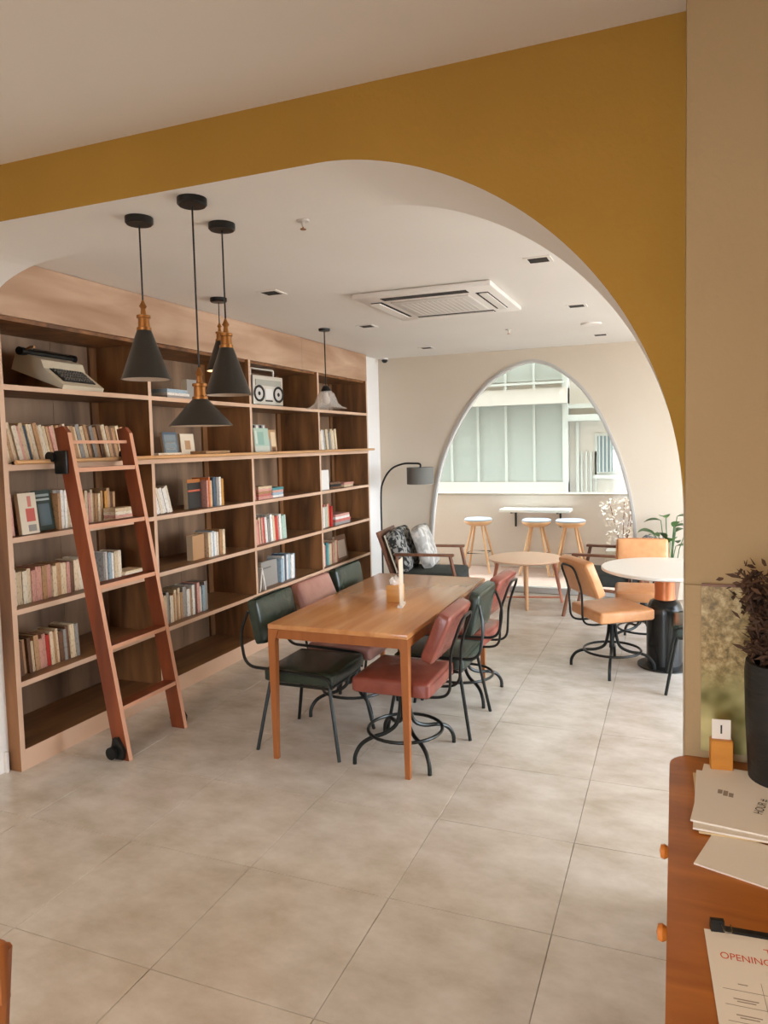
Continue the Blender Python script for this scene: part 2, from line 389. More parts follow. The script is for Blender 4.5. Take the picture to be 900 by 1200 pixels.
def ring(name, a, b, y0, y1, m):
    L = len(a); vs = [(p[0], y, p[1]) for y in (y0, y1) for p in a] + [(p[0], y, p[1]) for y in (y0, y1) for p in b]; fs = []
    A0, A1, B0, B1 = 0, L, 2 * L, 3 * L
    for k in range(L - 1):
        fs += [(A0 + k, A0 + k + 1, B0 + k + 1, B0 + k), (A1 + k, B1 + k, B1 + k + 1, A1 + k + 1), (A0 + k, A1 + k, A1 + k + 1, A0 + k + 1), (B0 + k, B0 + k + 1, B1 + k + 1, B1 + k)]
    fs += [(A0, B0, B1, A1), (A0 + L - 1, A1 + L - 1, B1 + L - 1, B0 + L - 1)]
    return MB().add(vs, fs).build(name, m, win)
ring('window_frame', wcv, ins, YW - 0.02, YW + 0.06, M_alum)
ring('window_bead', inset(0.026), inset(0.036), YW + 0.0, YW + 0.028, M_skirt)
MB().prism([(x, z) for x, z in inset(0.03)], 'y', YW + 0.03, YW + 0.036).build('glass_pane', M_glasspane, win)
MB().box((-1.545, YW + 0.02, 0.03), (2.36, 0.09, 0.06)).build('bottom_rail', M_alum, win)
# ================================================================ OUTSIDE
dk = struct(MB().box((-1.2, 9.2, -0.06), (9, 2.5, 0.04)).build('floor_terrace', M_deck))
pb = MB().rbox((0, 0, 0), (9.0, 0.116, 0.03), 0.003, 1); P0 = None
for k in range(14):
    if P0 is None: q = P0 = pb.build('deck_plank', M_deck, dk)
    else: q = P0.copy(); COL.objects.link(q)
    q.location = (-1.2, 8.09 + k * 0.12, -0.025)
par = struct(empty('wall_parapet'))
MB().box((-1.2, 9.6, 0.48), (9, 0.16, 0.98)).build('parapet_body', M_parapet, par)
MB().box((-1.2, 9.6, 0.985), (9, 0.22, 0.03)).build('parapet_cap', M_extcream, par)
struct(MB().box((0, 8.0, 12.4), (44, 0.2, 19.2)).build('wall_sky_block', M_extcream))  # unseen slab added to cut sky light on the facade opposite
struct(MB().box((12.4, 8.0, 0.0), (19.2, 0.2, 6.0)).build('wall_light_screen_right', M_extcream))  # this and the next: unseen slabs added to narrow the street's light
struct(MB().box((-12.95, 8.0, 0.0), (18.1, 0.2, 6.0)).build('wall_light_screen_left', M_extcream))
struct(MB().box((0, 22.0, -3.05), (60, 28, 0.1)).build('ground_street', mat('street_asphalt', rgb(140, 138, 134), 0.9)))
struct(MB().box((0, -11.1, -0.13), (60, 38, 0.1)).build('ground_pavement', mat('pale_pavement', rgb(186, 182, 174), 0.9)))
# facade across the street
YE = 16.0
fac = empty('glazed_building', (-4.5, YE, -3), 0, 'pale building with tall milky green glazed panels across the street', 'building')
def fbox(name, x0, x1, z0, z1, y0, y1, m):
    return MB().box(((x0 + x1) / 2 + 4.5, (y0 + y1) / 2 - YE, (z0 + z1) / 2 + 3), (x1 - x0, y1 - y0, z1 - z0)).build(name, m, fac)
fbox('facade_wall', -23, -2.3, -3, 22, YE + 0.15, YE + 0.6, M_extcream)
fbox('lower_band', -17, -2.2, 0.45, 0.78, YE - 0.1, YE + 0.15, M_extcream)
fbox('fascia_band', -17, -2.2, 2.52, 2.86, YE - 0.25, YE + 0.15, M_extcream)
fbox('pipe', -11, -2.25, 2.95, 3.0, YE - 0.3, YE - 0.24, M_extbar)
fbox('corner_post', -2.32, -2.2, 0.45, 3.6, YE - 0.12, YE + 0.15, M_extbar)
xs = [pix(p, 540, 'y', YE).x for p in (497, 530, 561, 593.6, 626.6, 661)]
xs = [2 * xs[0] - xs[1] - k * 0.66 for k in (5, 4, 3, 2, 1, 0)] + xs
for a, b in zip(xs[:-1], xs[1:]):
    fbox('glazed_panel', a + 0.02, b - 0.02, 0.78, 2.52, YE, YE + 0.05, M_extglass)
    fbox('upper_pane', a + 0.02, b - 0.02, 3.05, 4.6, YE, YE + 0.05, M_extglass)
for x in xs: fbox('mullion', x - 0.025, x + 0.025, 0.78, 4.6, YE - 0.04, YE + 0.04, M_extbar)
fac2 = empty('cream_building', (0, YE, -3), 0, 'cream rendered house with one tall barred window across the street', 'building')
def f2(name, x0, x1, z0, z1, y0, y1, m, par=None):
    return MB().box(((x0 + x1) / 2, (y0 + y1) / 2 - YE, (z0 + z1) / 2 + 3), (x1 - x0, y1 - y0, z1 - z0)).build(name, m, par or fac2)
f2('house_wall', -2.2, 22, -3, 2.45, YE + 0.1, YE + 0.8, M_extcream)
f2('upper_storey', -2.29, 22, 2.45, 22, YE + 0.62, YE + 1.4, M_extcream)
f2('ledge', -2.2, 6, 2.12, 2.26, YE - 0.15, YE + 0.1, M_extbar)
f2('cornice', -2.2, 6, 2.4, 2.5, YE - 0.05, YE + 0.2, M_extbar)
f2('downpipe', -2.05, -1.98, -3, 2.1, YE + 0.0, YE + 0.08, M_extbar)
for k in range(4): f2('pilaster_rib', -1.95 + 0.1 * k, -1.91 + 0.1 * k, 0.5, 1.45, YE + 0.04, YE + 0.1, M_extbar)
a, b = pix(700, 511, 'y', YE), pix(718, 553, 'y', YE)
wf = f2('window', a.x - 0.06, b.x + 0.06, b.z - 0.06, a.z + 0.06, YE + 0.04, YE + 0.12, M_extbar)
f2('pane', a.x, b.x, b.z, a.z, YE + 0.02, YE + 0.05, M_extdark, wf)
for k in range(4):
    x = a.x + (b.x - a.x) * (k + 0.5) / 4
    f2('bar', x - 0.012, x + 0.012, b.z, a.z, YE - 0.01, YE + 0.02, M_extbar, wf)
f2('sill', a.x - 0.1, b.x + 0.1, b.z - 0.14, b.z - 0.06, YE - 0.03, YE + 0.1, M_extbar, wf)

# bar shelf and stools on the terrace
bs = empty('bar_shelf', (-1.72, 9.34, 0), 0, 'narrow white bar shelf bracketed to the terrace parapet', 'shelf')
MB().rbox((0, 0, 0.79), (0.92, 0.32, 0.04), 0.006, 2).build('shelf_top', M_tabwhite, bs)
for sx in (-1, 1):
    MB().prism([(-0.14, 0.77), (0.16, 0.77), (0.16, 0.55), (0.13, 0.55), (0.13, 0.74), (-0.14, 0.755)], 'x', sx * 0.3 - 0.012, sx * 0.3 + 0.012).build('bracket', M_rod, bs)
def stool(x, y, label):
    t = empty('bar_stool', (x, y, 0), 0, label, 'stool', 'bar stools at the terrace shelf')
    MB().lathe([(0.0, 0.61), (0.12, 0.61), (0.165, 0.635), (0.185, 0.66), (0.185, 0.675), (0.0, 0.675)], 20).build('seat', M_oak, t)
    MB().lathe([(0.0, 0.675), (0.185, 0.675), (0.188, 0.69), (0.17, 0.705), (0.0, 0.708)], 20).build('cushion', M_cushgrey, t)
    for k in range(4):
        q = PI / 4 + k * PI / 2; c, s = math.cos(q), math.sin(q)
        MB().tube([(c * 0.09, s * 0.09, 0.62), (c * 0.27, s * 0.27, 0)], 0.016, 8).build('leg', M_oak, t)
    MB().tube([(0.19 * math.cos(PI / 4 + k * PI / 2), 0.19 * math.sin(PI / 4 + k * PI / 2), 0.25) for k in range(4)], 0.008, 6, closed=True).build('foot_ring', M_rod, t)
M_cushgrey = mat('blue_grey_cushion', rgb(150, 152, 156), 0.7)
stool(-2.43, 9.05, 'oak bar stool with grey seat standing beyond the armchair, clear of the bar shelf')
stool(-1.66, 9.05, 'oak bar stool tucked under the middle of the white bar shelf')
stool(-1.23, 9.05, 'oak bar stool at the bar shelf end beside the blossoming shrub')
# white blossoming shrub
random.seed(4)
sh = empty('blossom_shrub', (-0.62, 9.3, 0), 0, 'white lacy blossoming shrub in a planter against the terrace parapet', 'shrub')
MB().rbox((0, 0, 0.15), (0.4, 0.24, 0.3), 0.01, 2).build('planter', M_extcream, sh)
for k in range(5):
    q = random.uniform(0, 6.28); MB().tube([(0, 0, 0.28), (0.1 * math.cos(q), 0.05 * math.sin(q), 0.55), (0.2 * math.cos(q), 0.08 * math.sin(q), 0.9)], 0.006, 5).build('stem', M_charwood, sh)
m = MB()
for k in range(420):
    z = random.uniform(0.3, 0.97); r = 0.28 * math.sqrt(random.random()); q = random.uniform(0, 6.28)
    c = Vector((r * math.cos(q) + (0.97 - z) * 0.12, 0.45 * r * math.sin(q), z)); R = Euler((random.uniform(0, 3), random.uniform(0, 3), 0)).to_matrix().to_4x4()
    m.add([(-0.018, -0.012, 0), (0.018, -0.012, 0), (0.018, 0.012, 0.004), (-0.018, 0.012, 0.004)], [(0, 1, 2, 3)], 0, False, Matrix.Translation(c) @ R)
tag(m.build('blossom', M_flower, sh, fixn=False), kind='stuff')

# ================================================================ BOOKCASE
XF, XB, Y0, Y1 = -3.255, -3.70, 2.685, 7.385
DIV = [3.815, 5.012, 6.205]
SZ = [0.11, 0.48, 0.87, 1.255, 1.645, 2.06]
bc = empty('bookcase', ((XF + XB) / 2, (Y0 + Y1) / 2, 0), 0, 'tall dark walnut bookcase of four bays running along the whole wall', 'bookcase')
bo = Vector(bc.location)
def bpart(name, x0, x1, y0, y1, z0, z1, mats, fm=None):
    o = MB().box(((x0 + x1) / 2 - bo.x, (y0 + y1) / 2 - bo.y, (z0 + z1) / 2), (x1 - x0, y1 - y0, z1 - z0), fm=fm).build(name, mats, bc); return o
E = {'+x': 1}
ys = [Y0 + 0.015] + DIV + [Y1 - 0.015]
for k, y in enumerate(ys):
    bpart('side_panel' if k in (0, 4) else 'divider', XB, XF, y - 0.015, y + 0.015, 0.0, 2.42, [M_casez, M_caseedge], E)
for b in range(4):
    y0, y1 = ys[b] + 0.015, ys[b + 1] - 0.015
    n = 3; st = (y1 - y0) / n
    for k in range(n):
        bpart('back_board', XB - 0.012 + 0.002 * (k % 2), XB, y0 + k * st, y0 + (k + 1) * st - 0.002, 0.0, 2.42, M_caseback)
    bpart('back_batten', XB, XB + 0.02, y1 - 0.06, y1, 0.11, 2.42, M_casez)
    for z in SZ[1:]:
        th = 0.028 if z != SZ[4] else 0.036
        bpart('shelf', XB + 0.001, XF, y0, y1, z - th, z, [M_casey, M_caseedge], E)
    bpart('base_shelf', XB + 0.001, XF - 0.02, y0, y1, 0.085, 0.11, M_casey)
    bpart('kickboard', XF - 0.02, XF, y0, y1, 0.0, 0.112, [M_casey, M_caseedge], E)
hp = 0
for a, b in ((Y0, 4.35), (4.352, 5.9), (5.902, Y1)):
    bpart('header_panel', XF - 0.03, XF, a, b, 2.42, 2.715, M_header)
bpart('header_soffit', XB, XF - 0.03, Y0, Y1, 2.40, 2.42, M_casez)
# ladder rail
rl = MB().tube([(0, Y0 + 0.04, 0), (0, Y1 + 0.05, 0)], 0.013, 10).build('ladder_rail', M_rail, bc, loc=(XF + 0.045 - bo.x, -bo.y, 1.652))
for y in [Y0 + 0.06] + DIV + [Y1 - 0.02]:
    MB().box((-0.025, y, -0.004), (0.045, 0.014, 0.016)).build('rail_bracket', M_black if y < 2.8 else M_rail, rl)

# ================================================================ BOOKS
ORD = ['first', 'second', 'third', 'fourth', 'fifth', 'sixth', 'seventh', 'eighth', 'ninth', 'tenth', 'eleventh', 'twelfth', 'thirteenth', 'fourteenth', 'fifteenth', 'sixteenth', 'seventeenth', 'eighteenth', 'nineteenth', 'twentieth'] + ['twenty-' + s for s in ('first', 'second', 'third', 'fourth', 'fifth', 'sixth', 'seventh', 'eighth', 'ninth')] + ['thirtieth'] + ['thirty-' + s for s in ('first', 'second', 'third', 'fourth', 'fifth', 'sixth')]
BAY = ['typewriter bay', 'hanging-lamp bay', 'radio bay', 'floor-lamp bay']
SHELF = {0: 'bottom board', 1: 'lowest raised shelf', 2: 'second raised shelf', 3: 'third raised shelf', 4: 'rail shelf', 5: 'top shelf'}
PAL = {'cream': (214, 190, 154), 'ivory': (222, 208, 184), 'tan': (178, 136, 94), 'brown': (112, 76, 50), 'pink': (206, 150, 134), 'rose': (190, 104, 92), 'red': (188, 52, 40), 'white': (228, 222, 212), 'grey': (150, 144, 136), 'slate blue': (72, 90, 106), 'pale blue': (150, 170, 180), 'dark green': (44, 58, 50), 'mint': (168, 190, 172), 'teal': (74, 140, 140), 'black': (34, 32, 30), 'ochre': (196, 140, 60), 'orange': (206, 110, 50)}
def book_mesh(t, d, h):
    """local: spine faces +x, thickness y, height z, origin centre of the bottom at the spine"""
    c = min(0.003, t * 0.18); a = t / 2; e = 0.004
    vs = [(0, -a, 0), (0, a, 0), (-d, a, 0), (-d, -a, 0), (0, -a, h), (0, a, h), (-d, a, h), (-d, -a, h),
          (-c, -a + c, h), (-c, a - c, h), (-d + 0.001, a - c, h), (-d + 0.001, -a + c, h), (-c, -a + c, h - e), (-c, a - c, h - e), (-d + 0.001, a - c, h - e), (-d + 0.001, -a + c, h - e)]
    fs = [(0, 3, 2, 1), (0, 1, 5, 4), (1, 2, 6, 5), (2, 3, 7, 6), (3, 0, 4, 7), (4, 5, 9, 8), (5, 6, 10, 9), (6, 7, 11, 10), (7, 4, 8, 11), (8, 9, 13, 12), (9, 10, 14, 13), (10, 11, 15, 14), (11, 8, 12, 15), (12, 13, 14, 15)]
    return MB().add(vs, fs, [0, 0, 0, 1, 0, 0, 0, 0, 0, 0, 0, 0, 0, 1])
def mkbook(t, d, h, col, loc, rot, label, group, name='book'):
    o = book_mesh(t, d, h).build(name, [M_cover, M_pages], None, loc, rot)
    j = random.uniform(-10, 10); r, g, b = PAL[col] if isinstance(col, str) else col
    o.color = rgb(max(0, min(255, r + j)), max(0, min(255, g + j)), max(0, min(255, b + j)))
    return tag(o, label, 'book', group)
def yat(px, py, x=XF - 0.05): return pix(px, py, 'x', x).y
def row(bay, sh, ya, yb, n, hgt, cols, lean=0.0, end='arch', dx=0.06, seed=1, hj=0.02, extra=''):
    """n upright books filling ya..yb; lean > 0 tips their tops towards the arch"""
    random.seed(seed * 101 + bay * 17 + sh)
    wts = [random.uniform(0.7, 1.35) for _ in range(n)]; tot = sum(wts); y = ya
    for k in range(n):
        cell = (yb - ya) * wts[k] / tot; a = lean
        t = max(0.006, (cell - 0.0015) * math.cos(a)); h = hgt + random.uniform(-hj, hj * 0.6); d = random.uniform(0.12, 0.16)
        col = cols[k % len(cols)] if len(cols) >= n else random.choice(cols)
        z = SZ[sh] + t / 2 * abs(math.sin(a)) + 0.0005
        lab = f'{col} book, {ORD[k]} from the arch in {extra}row, {SHELF[sh]}, {BAY[bay]}'
        mkbook(t, d, h, col, (XF - dx - random.uniform(0, 0.02), y + cell / 2, z), (a, 0, 0), lab, f'books on the {SHELF[sh]} of the {BAY[bay]}')
        y += cell
def flat(bay, sh, y, ln, wd, ths, cols, what='flat stack', dx=0.07, rz=0.0, z0=None):
    z = SZ[sh] if z0 is None else z0
    for k, t in enumerate(ths):
        # lying book: spine towards the room, length along y
        a = rz + random.uniform(-0.12, 0.12)
        o = mkbook(t, wd * random.uniform(0.92, 1), ln * random.uniform(0.9, 1), cols[k % len(cols)], (XF - dx, y - ln / 2, z + t / 2 + 0.0004), None,
                   f'{cols[k % len(cols)]} book lying {ORD[k]} up in the {what}, {SHELF[sh]}, {BAY[bay]}', f'flat books on the {SHELF[sh]} of the {BAY[bay]}')
        o.rotation_euler = (-PI / 2, 0, a * 0.3); z += t + 0.0008
def facing(bay, sh, y0, y1, h, col, label, t=0.025, tilt=0.06, dx=0.1, rz=0.0, name='book', prints=()):
    """cover turned to the room"""
    o = book_mesh(t, y1 - y0, h).build(name, [M_plain, M_pages], None, (XF - dx, (y0 + y1) / 2, SZ[sh]), None)
    # turn so that the big face looks at +x: local -y -> +x
    for v in o.data.vertices: v.co.x += (y1 - y0) / 2
    o.rotation_euler = Euler((-tilt, 0, PI / 2 + rz), 'XYZ')
    o.location.z += t / 2 * math.sin(abs(tilt)) + 0.0008
    r, g, b = PAL[col] if isinstance(col, str) else col
    o.color = rgb(r, g, b); tag(o, label, 'book', f'books facing out in the {BAY[bay]}')
    W = y1 - y0
    for (u0, u1, v0, v1, c) in prints:     # flat print on the cover
        q = MB().box(((u0 + u1 - 1) / 2 * W, -t / 2 - 0.0003, (v0 + v1) / 2 * h), ((u1 - u0) * W, 0.0006, (v1 - v0) * h)).build('cover_print', M_plain, o)
        q.color = rgb(*(PAL[c] if isinstance(c, str) else c))
    return o
pale = ['cream', 'ivory', 'tan', 'cream', 'pink', 'ivory', 'cream', 'grey']
# typewriter bay
row(0, 4, 2.768, 3.66, 36, 0.215, ['cream', 'tan', 'cream', 'ivory', 'pink', 'cream', 'slate blue', 'cream', 'ivory', 'tan', 'cream', 'ivory', 'cream', 'tan', 'pink', 'cream', 'tan', 'brown', 'ivory', 'cream', 'tan', 'cream', 'grey', 'cream', 'tan', 'brown', 'grey', 'tan', 'brown', 'cream', 'ivory', 'tan', 'brown', 'tan', 'cream', 'tan'], lean=0.22, hj=0.012)
row(0, 3, 2.732, 2.785, 2, 0.22, ['rose', 'pink'], lean=0.05)
facing(0, 3, 2.805, 2.925, 0.225, 'ivory', 'ivory magazine with red print, cover out beside the dark green book', 0.025, 0.1, 0.05, 0.06, 'magazine', prints=[(0.35, 0.85, 0.3, 0.62, (196, 92, 80)), (0.5, 0.7, 0.66, 0.92, (206, 128, 112)), (0.4, 0.85, 0.06, 0.22, 'grey')])
facing(0, 3, 2.92, 3.085, 0.23, 'dark green', 'dark green hardback with its cover turned out beside the ivory magazine', 0.035, 0.12, 0.10, 0.2, prints=[(0.2, 0.9, 0.84, 0.9, (150, 160, 158)), (0.2, 0.9, 0.74, 0.79, (176, 184, 180)), (0.25, 0.85, 0.12, 0.66, (84, 100, 106))])
row(0, 3, 3.09, 3.22, 6, 0.215, ['tan', 'white', 'white', 'cream', 'white', 'ochre'], seed=3, extra='white ')
row(0, 3, 3.30, 3.60, 14, 0.20, ['brown', 'tan', 'cream', 'pink', 'cream', 'tan', 'tan', 'cream', 'tan', 'brown', 'ochre', 'tan', 'brown', 'tan'], seed=4, dx=0.12, extra='ladder ')
flat(0, 3, 3.56, 0.17, 0.1, [0.022, 0.018, 0.02, 0.022], ['cream', 'pink', 'ivory', 'cream'], 'stack behind the ladder', 0.02)
row(0, 2, 2.73, 3.30, 17, 0.195, ['ivory', 'ivory', 'cream', 'ivory', 'cream', 'pink', 'pink', 'tan', 'pink', 'cream', 'tan', 'cream', 'pink', 'brown', 'cream', 'ivory', 'grey'], seed=5, dx=0.08)
row(0, 2, 3.40, 3.56, 6, 0.2, ['grey', 'white', 'pale blue', 'white', 'cream', 'ivory'], seed=6, extra='short ')
flat(0, 2, 3.64, 0.17, 0.13, [0.015, 0.012, 0.014, 0.01], ['cream', 'tan', 'ivory', 'cream'], 'low stack', 0.04)
row(0, 1, 2.73, 3.2, 18, 0.19, ['pink', 'cream', 'brown', 'tan', 'brown', 'cream', 'tan', 'pink', 'pink', 'red', 'cream', 'tan', 'cream', 'brown', 'grey', 'brown', 'cream', 'grey'], lean=0.05, seed=7, dx=0.08)
# hanging-lamp bay
flat(1, 5, 4.16, 0.24, 0.17, [0.02, 0.018, 0.025], ['grey', 'white', 'pale blue'], 'top stack', 0.04)
facing(1, 5, 4.3, 4.46, 0.15, 'grey', 'grey box file turned outward on the top shelf behind the low lamp', 0.05, 0.0, 0.1, 0, 'box_file')
row(1, 4, 3.89, 3.92, 1, 0.16, ['white'], lean=0.3, extra='single-book ')
facing(1, 4, 4.36, 4.52, 0.17, 'ivory', 'ivory picture book, cover out beside the slate postcard frame', 0.02, 0.1, 0.2, prints=[(0.3, 0.7, 0.3, 0.7, 'tan')])
facing(1, 4, 4.12, 4.28, 0.18, 'slate blue', 'slate blue book with white-edged cover facing out on the rail shelf', 0.02, 0.12, 0.16, prints=[(0.1, 0.9, 0.15, 0.9, (120, 134, 140)), (0.2, 0.8, 0.55, 0.62, 'white'), (0.2, 0.8, 0.3, 0.36, 'white')])
flat(1, 4, 4.05, 0.26, 0.18, [0.018, 0.014], ['white', 'ivory'], 'white pair', 0.04)
flat(1, 4, 4.62, 0.32, 0.18, [0.02, 0.018], ['brown', 'tan'], 'long brown pair', 0.05)
row(1, 3, 3.89, 4.09, 6, 0.2, ['grey', 'white', 'ivory', 'white', 'white', 'ivory'], lean=0.28, seed=8)
facing(1, 3, 4.28, 4.46, 0.22, 'black', 'black and orange hardback, cover turned outward, hanging-lamp bay', 0.035, 0.02, 0.12, 0.1, prints=[(0.0, 1.0, 0.88, 1.0, (176, 104, 40)), (0.05, 0.95, 0.58, 0.64, (196, 92, 60))])
row(1, 3, 4.48, 4.68, 8, 0.215, ['pink', 'orange', 'cream', 'slate blue', 'pale blue', 'grey', 'white', 'ochre'], seed=9)
facing(1, 2, 4.3, 4.46, 0.185, 'tan', 'plain kraft-brown book turned cover out on the second raised shelf', 0.05, 0.0, 0.12, 0.1)
row(1, 2, 4.48, 4.70, 8, 0.2, ['cream', 'white', 'pale blue', 'white', 'ivory', 'tan', 'cream', 'cream'], seed=10)
row(1, 1, 3.87, 4.43, 19, 0.215, ['slate blue', 'mint', 'cream', 'grey', 'ivory', 'tan', 'cream', 'tan', 'cream', 'tan', 'grey', 'white', 'tan', 'white', 'slate blue', 'pink', 'white', 'pale blue', 'grey'], seed=11, hj=0.025)
# radio bay
row(2, 4, 5.05, 5.13, 3, 0.21, ['black', 'brown', 'tan'], lean=0.04, seed=12)
facing(2, 4, 5.14, 5.37, 0.22, 'mint', 'pale mint picture book with soft green figure, cover out below the radio', 0.02, 0.08, 0.06, prints=[(0.0, 1.0, 0.0, 0.3, (196, 196, 180)), (0.25, 0.65, 0.35, 0.85, (140, 172, 156)), (0.08, 0.2, 0.4, 0.9, (206, 210, 196))])
facing(2, 4, 5.38, 5.56, 0.21, 'tan', 'tan and grey photo book, cover out beside the mint one', 0.02, 0.08, 0.1, prints=[(0.1, 0.45, 0.1, 0.6, 'grey'), (0.5, 0.9, 0.3, 0.9, 'cream'), (0.55, 0.85, 0.05, 0.25, 'brown')])
facing(2, 4, 5.34, 5.56, 0.26, 'grey', 'grey striped book standing behind the mint and tan ones', 0.02, 0.08, 0.2, prints=[(0.05, 0.2, 0.8, 0.97, 'black'), (0.3, 0.45, 0.8, 0.97, 'white'), (0.55, 0.7, 0.8, 0.97, 'black'), (0.8, 0.92, 0.8, 0.97, 'white')])
row(2, 3, 5.05, 5.16, 5, 0.2, ['pink', 'white', 'rose', 'white', 'pink'], lean=0.1, seed=13)
flat(2, 3, 5.27, 0.22, 0.16, [0.025, 0.02, 0.022, 0.02, 0.02], ['pink', 'rose', 'tan', 'pink', 'cream'], 'pink stack', 0.05)
flat(2, 3, 5.50, 0.2, 0.15, [0.02, 0.022, 0.02, 0.022], ['white', 'pale blue', 'pink', 'teal'], 'teal-topped stack', 0.06)
row(2, 2, 5.06, 5.62, 16, 0.235, ['pink', 'white', 'pink', 'rose', 'cream', 'pink', 'red', 'white', 'grey', 'white', 'cream', 'red', 'pink', 'white', 'mint', 'mint'], lean=0.07, seed=14, hj=0.03)
facing(2, 1, 5.22, 5.48, 0.22, 'grey', 'large pale grey book, cover out beside the blue striped row', 0.03, 0.03, 0.1, prints=[(0.1, 0.6, 0.72, 0.78, (110, 104, 98))])
row(2, 1, 5.5, 5.78, 7, 0.23, ['pale blue', 'white', 'slate blue', 'white', 'pale blue', 'white', 'pale blue'], lean=-0.02, seed=15)
# floor-lamp bay
row(3, 4, 6.26, 6.72, 12, 0.22, ['slate blue', 'tan', 'grey', 'ivory', 'white', 'grey', 'cream', 'ivory', 'grey', 'cream', 'ivory', 'cream'], lean=0.14, seed=16)
facing(3, 3, 6.24, 6.50, 0.2, 'white', 'white pamphlet box, face out on third raised shelf of floor-lamp bay', 0.04, 0.02, 0.08)
flat(3, 3, 6.65, 0.26, 0.17, [0.02, 0.025, 0.022], ['brown', 'black', 'brown'], 'dark stack', 0.06)
flat(3, 3, 6.97, 0.24, 0.15, [0.025, 0.022], ['cream', 'pink'], 'small pale stack', 0.06)
row(3, 2, 6.24, 6.56, 9, 0.225, ['mint', 'white', 'pink', 'white', 'rose', 'mint', 'cream', 'red', 'red'], seed=17, hj=0.02)
flat(3, 2, 6.78, 0.36, 0.2, [0.03, 0.028, 0.025, 0.025], ['grey', 'rose', 'white', 'pink'], 'wide stack', 0.05)
row(3, 1, 6.24, 6.66, 11, 0.225, ['mint', 'tan', 'white', 'pink', 'teal', 'mint', 'cream', 'tan', 'pink', 'cream', 'rose'], seed=18, hj=0.02)
facing(3, 1, 6.66, 6.92, 0.26, 'brown', 'brown framed-looking album leaning face out on lowest raised shelf', 0.025, 0.15, 0.08, prints=[(0.12, 0.88, 0.1, 0.8, (196, 176, 160))])

# small photo frame leaning in the radio bay
pf = empty('photo_frame', (XF - 0.08, 5.13, SZ[1]), 0, 'small white tent-shaped photo frame on the lowest raised shelf, radio bay', 'frame')
for s in (-1, 1):
    MB().box((0, 0, 0.1), (0.12, 0.012, 0.2), M=Matrix.Translation((0, s * 0.045, 0.0012)) @ Matrix.Rotation(s * 0.24, 4, 'X')).build('frame_leaf', M_paper, pf)
MB().box((0.008, 0, 0.05), (0.06, 0.03, 0.06)).build('inset_picture', M_greyink, pf)

# ================================================================ TYPEWRITER
ty = empty('typewriter', (-3.45, 3.25, SZ[5] + 0.0665), 0, 'cream portable typewriter with black keys on the top shelf', 'typewriter')
ty.rotation_euler = (0, 0.36, 0.12); ty.scale = (1.1, 1.1, 1.0)
MB().prism([(0.16, -0.0005), (-0.15, -0.0005), (-0.15, -0.132), (-0.13, -0.125)], 'y', -0.1, 0.1).build('display_wedge', M_casez, ty)
TP = [(-0.16, 0.0), (0.17, 0.0), (0.17, 0.025), (0.14, 0.035), (0.03, 0.075), (0.0, 0.115), (-0.09, 0.115), (-0.16, 0.09)]
MB().prism(TP, 'y', -0.16, 0.16).build('body', mat('typewriter_cream', rgb(206, 192, 166), 0.4), ty)
kb = MB().add([(0.035, -0.125, 0.079), (0.035, 0.125, 0.079), (0.137, 0.125, 0.041), (0.137, -0.125, 0.041), (0.035, -0.125, 0.07), (0.035, 0.125, 0.07), (0.137, 0.125, 0.034), (0.137, -0.125, 0.034)], [(0, 1, 2, 3), (7, 6, 5, 4), (0, 4, 5, 1), (1, 5, 6, 2), (2, 6, 7, 3), (3, 7, 4, 0)]).build('keyboard', M_black, ty)
m = MB()
for r in range(4):
    for k in range(11):
        x = 0.05 + r * 0.024; y = -0.105 + k * 0.02 + (r % 2) * 0.006; m.box((x, y, 0.083 - (x - 0.035) * 0.37), (0.013, 0.013, 0.012))
tag(m.build('keys', mat('typewriter_key', rgb(92, 86, 78), 0.4), kb), kind='stuff')
MB().tube([(-0.1, -0.18, 0.125), (-0.1, 0.18, 0.125)], 0.02, 12).build('platen', M_black, ty)
for s in (-1, 1): MB().tube([(-0.1, s * 0.18, 0.125), (-0.1, s * 0.205, 0.125)], 0.024, 12).build('platen_knob', M_black, ty)
MB().tube(fillet([(-0.1, -0.17, 0.13), (-0.07, -0.17, 0.165), (-0.02, -0.2, 0.175)], 0.02), 0.006, 6).build('carriage_lever', M_brass, ty)
MB().tube([(-0.075, -0.14, 0.15), (-0.075, 0.14, 0.15)], 0.004, 6).build('paper_bail', M_steel, ty)

# ================================================================ RADIO
rd = empty('portable_radio', (-3.36, 5.40, SZ[5]), -0.1, 'silver twin-speaker portable radio cassette player with folded-up handle', 'radio')
M_silver = mat('silver_plastic', rgb(212, 204, 188), 0.35, metal=0.2)
MB().rbox((-0.05, 0, 0.135), (0.11, 0.42, 0.245), 0.008, 2).build('back_shell', M_black, rd)
MB().rbox((0.02, 0.0, 0.135), (0.05, 0.42, 0.25), 0.008, 2).build('front_panel', M_silver, rd)
MB().box((0.02, 0, 0.005), (0.1, 0.34, 0.01)).build('foot', M_black, rd)
for s in (-1, 1):
    RM = Matrix.Translation((0.045, s * 0.135, 0.105)) @ Matrix.Rotation(PI / 2, 4, 'Y')
    sp = MB().lathe([(0.048, 0), (0.07, 0.001), (0.072, 0.008), (0.055, 0.008), (0.048, 0)], 24, M=RM).build('speaker_ring', M_dark, rd)
    MB().lathe([(0.0, 0.001), (0.052, 0.003), (0.05, 0.005), (0.0, 0.004)], 20, M=RM).build('speaker_cone', M_acgrey, sp)
    MB().lathe([(0.0, 0.004), (0.018, 0.005), (0.012, 0.01), (0.0, 0.011)], 14, M=RM).build('speaker_cap', M_dark, sp)
MB().box((0.047, 0, 0.2), (0.006, 0.36, 0.05)).build('tuner_dial', mat('tuner_grey', rgb(170, 166, 152), 0.3), rd)
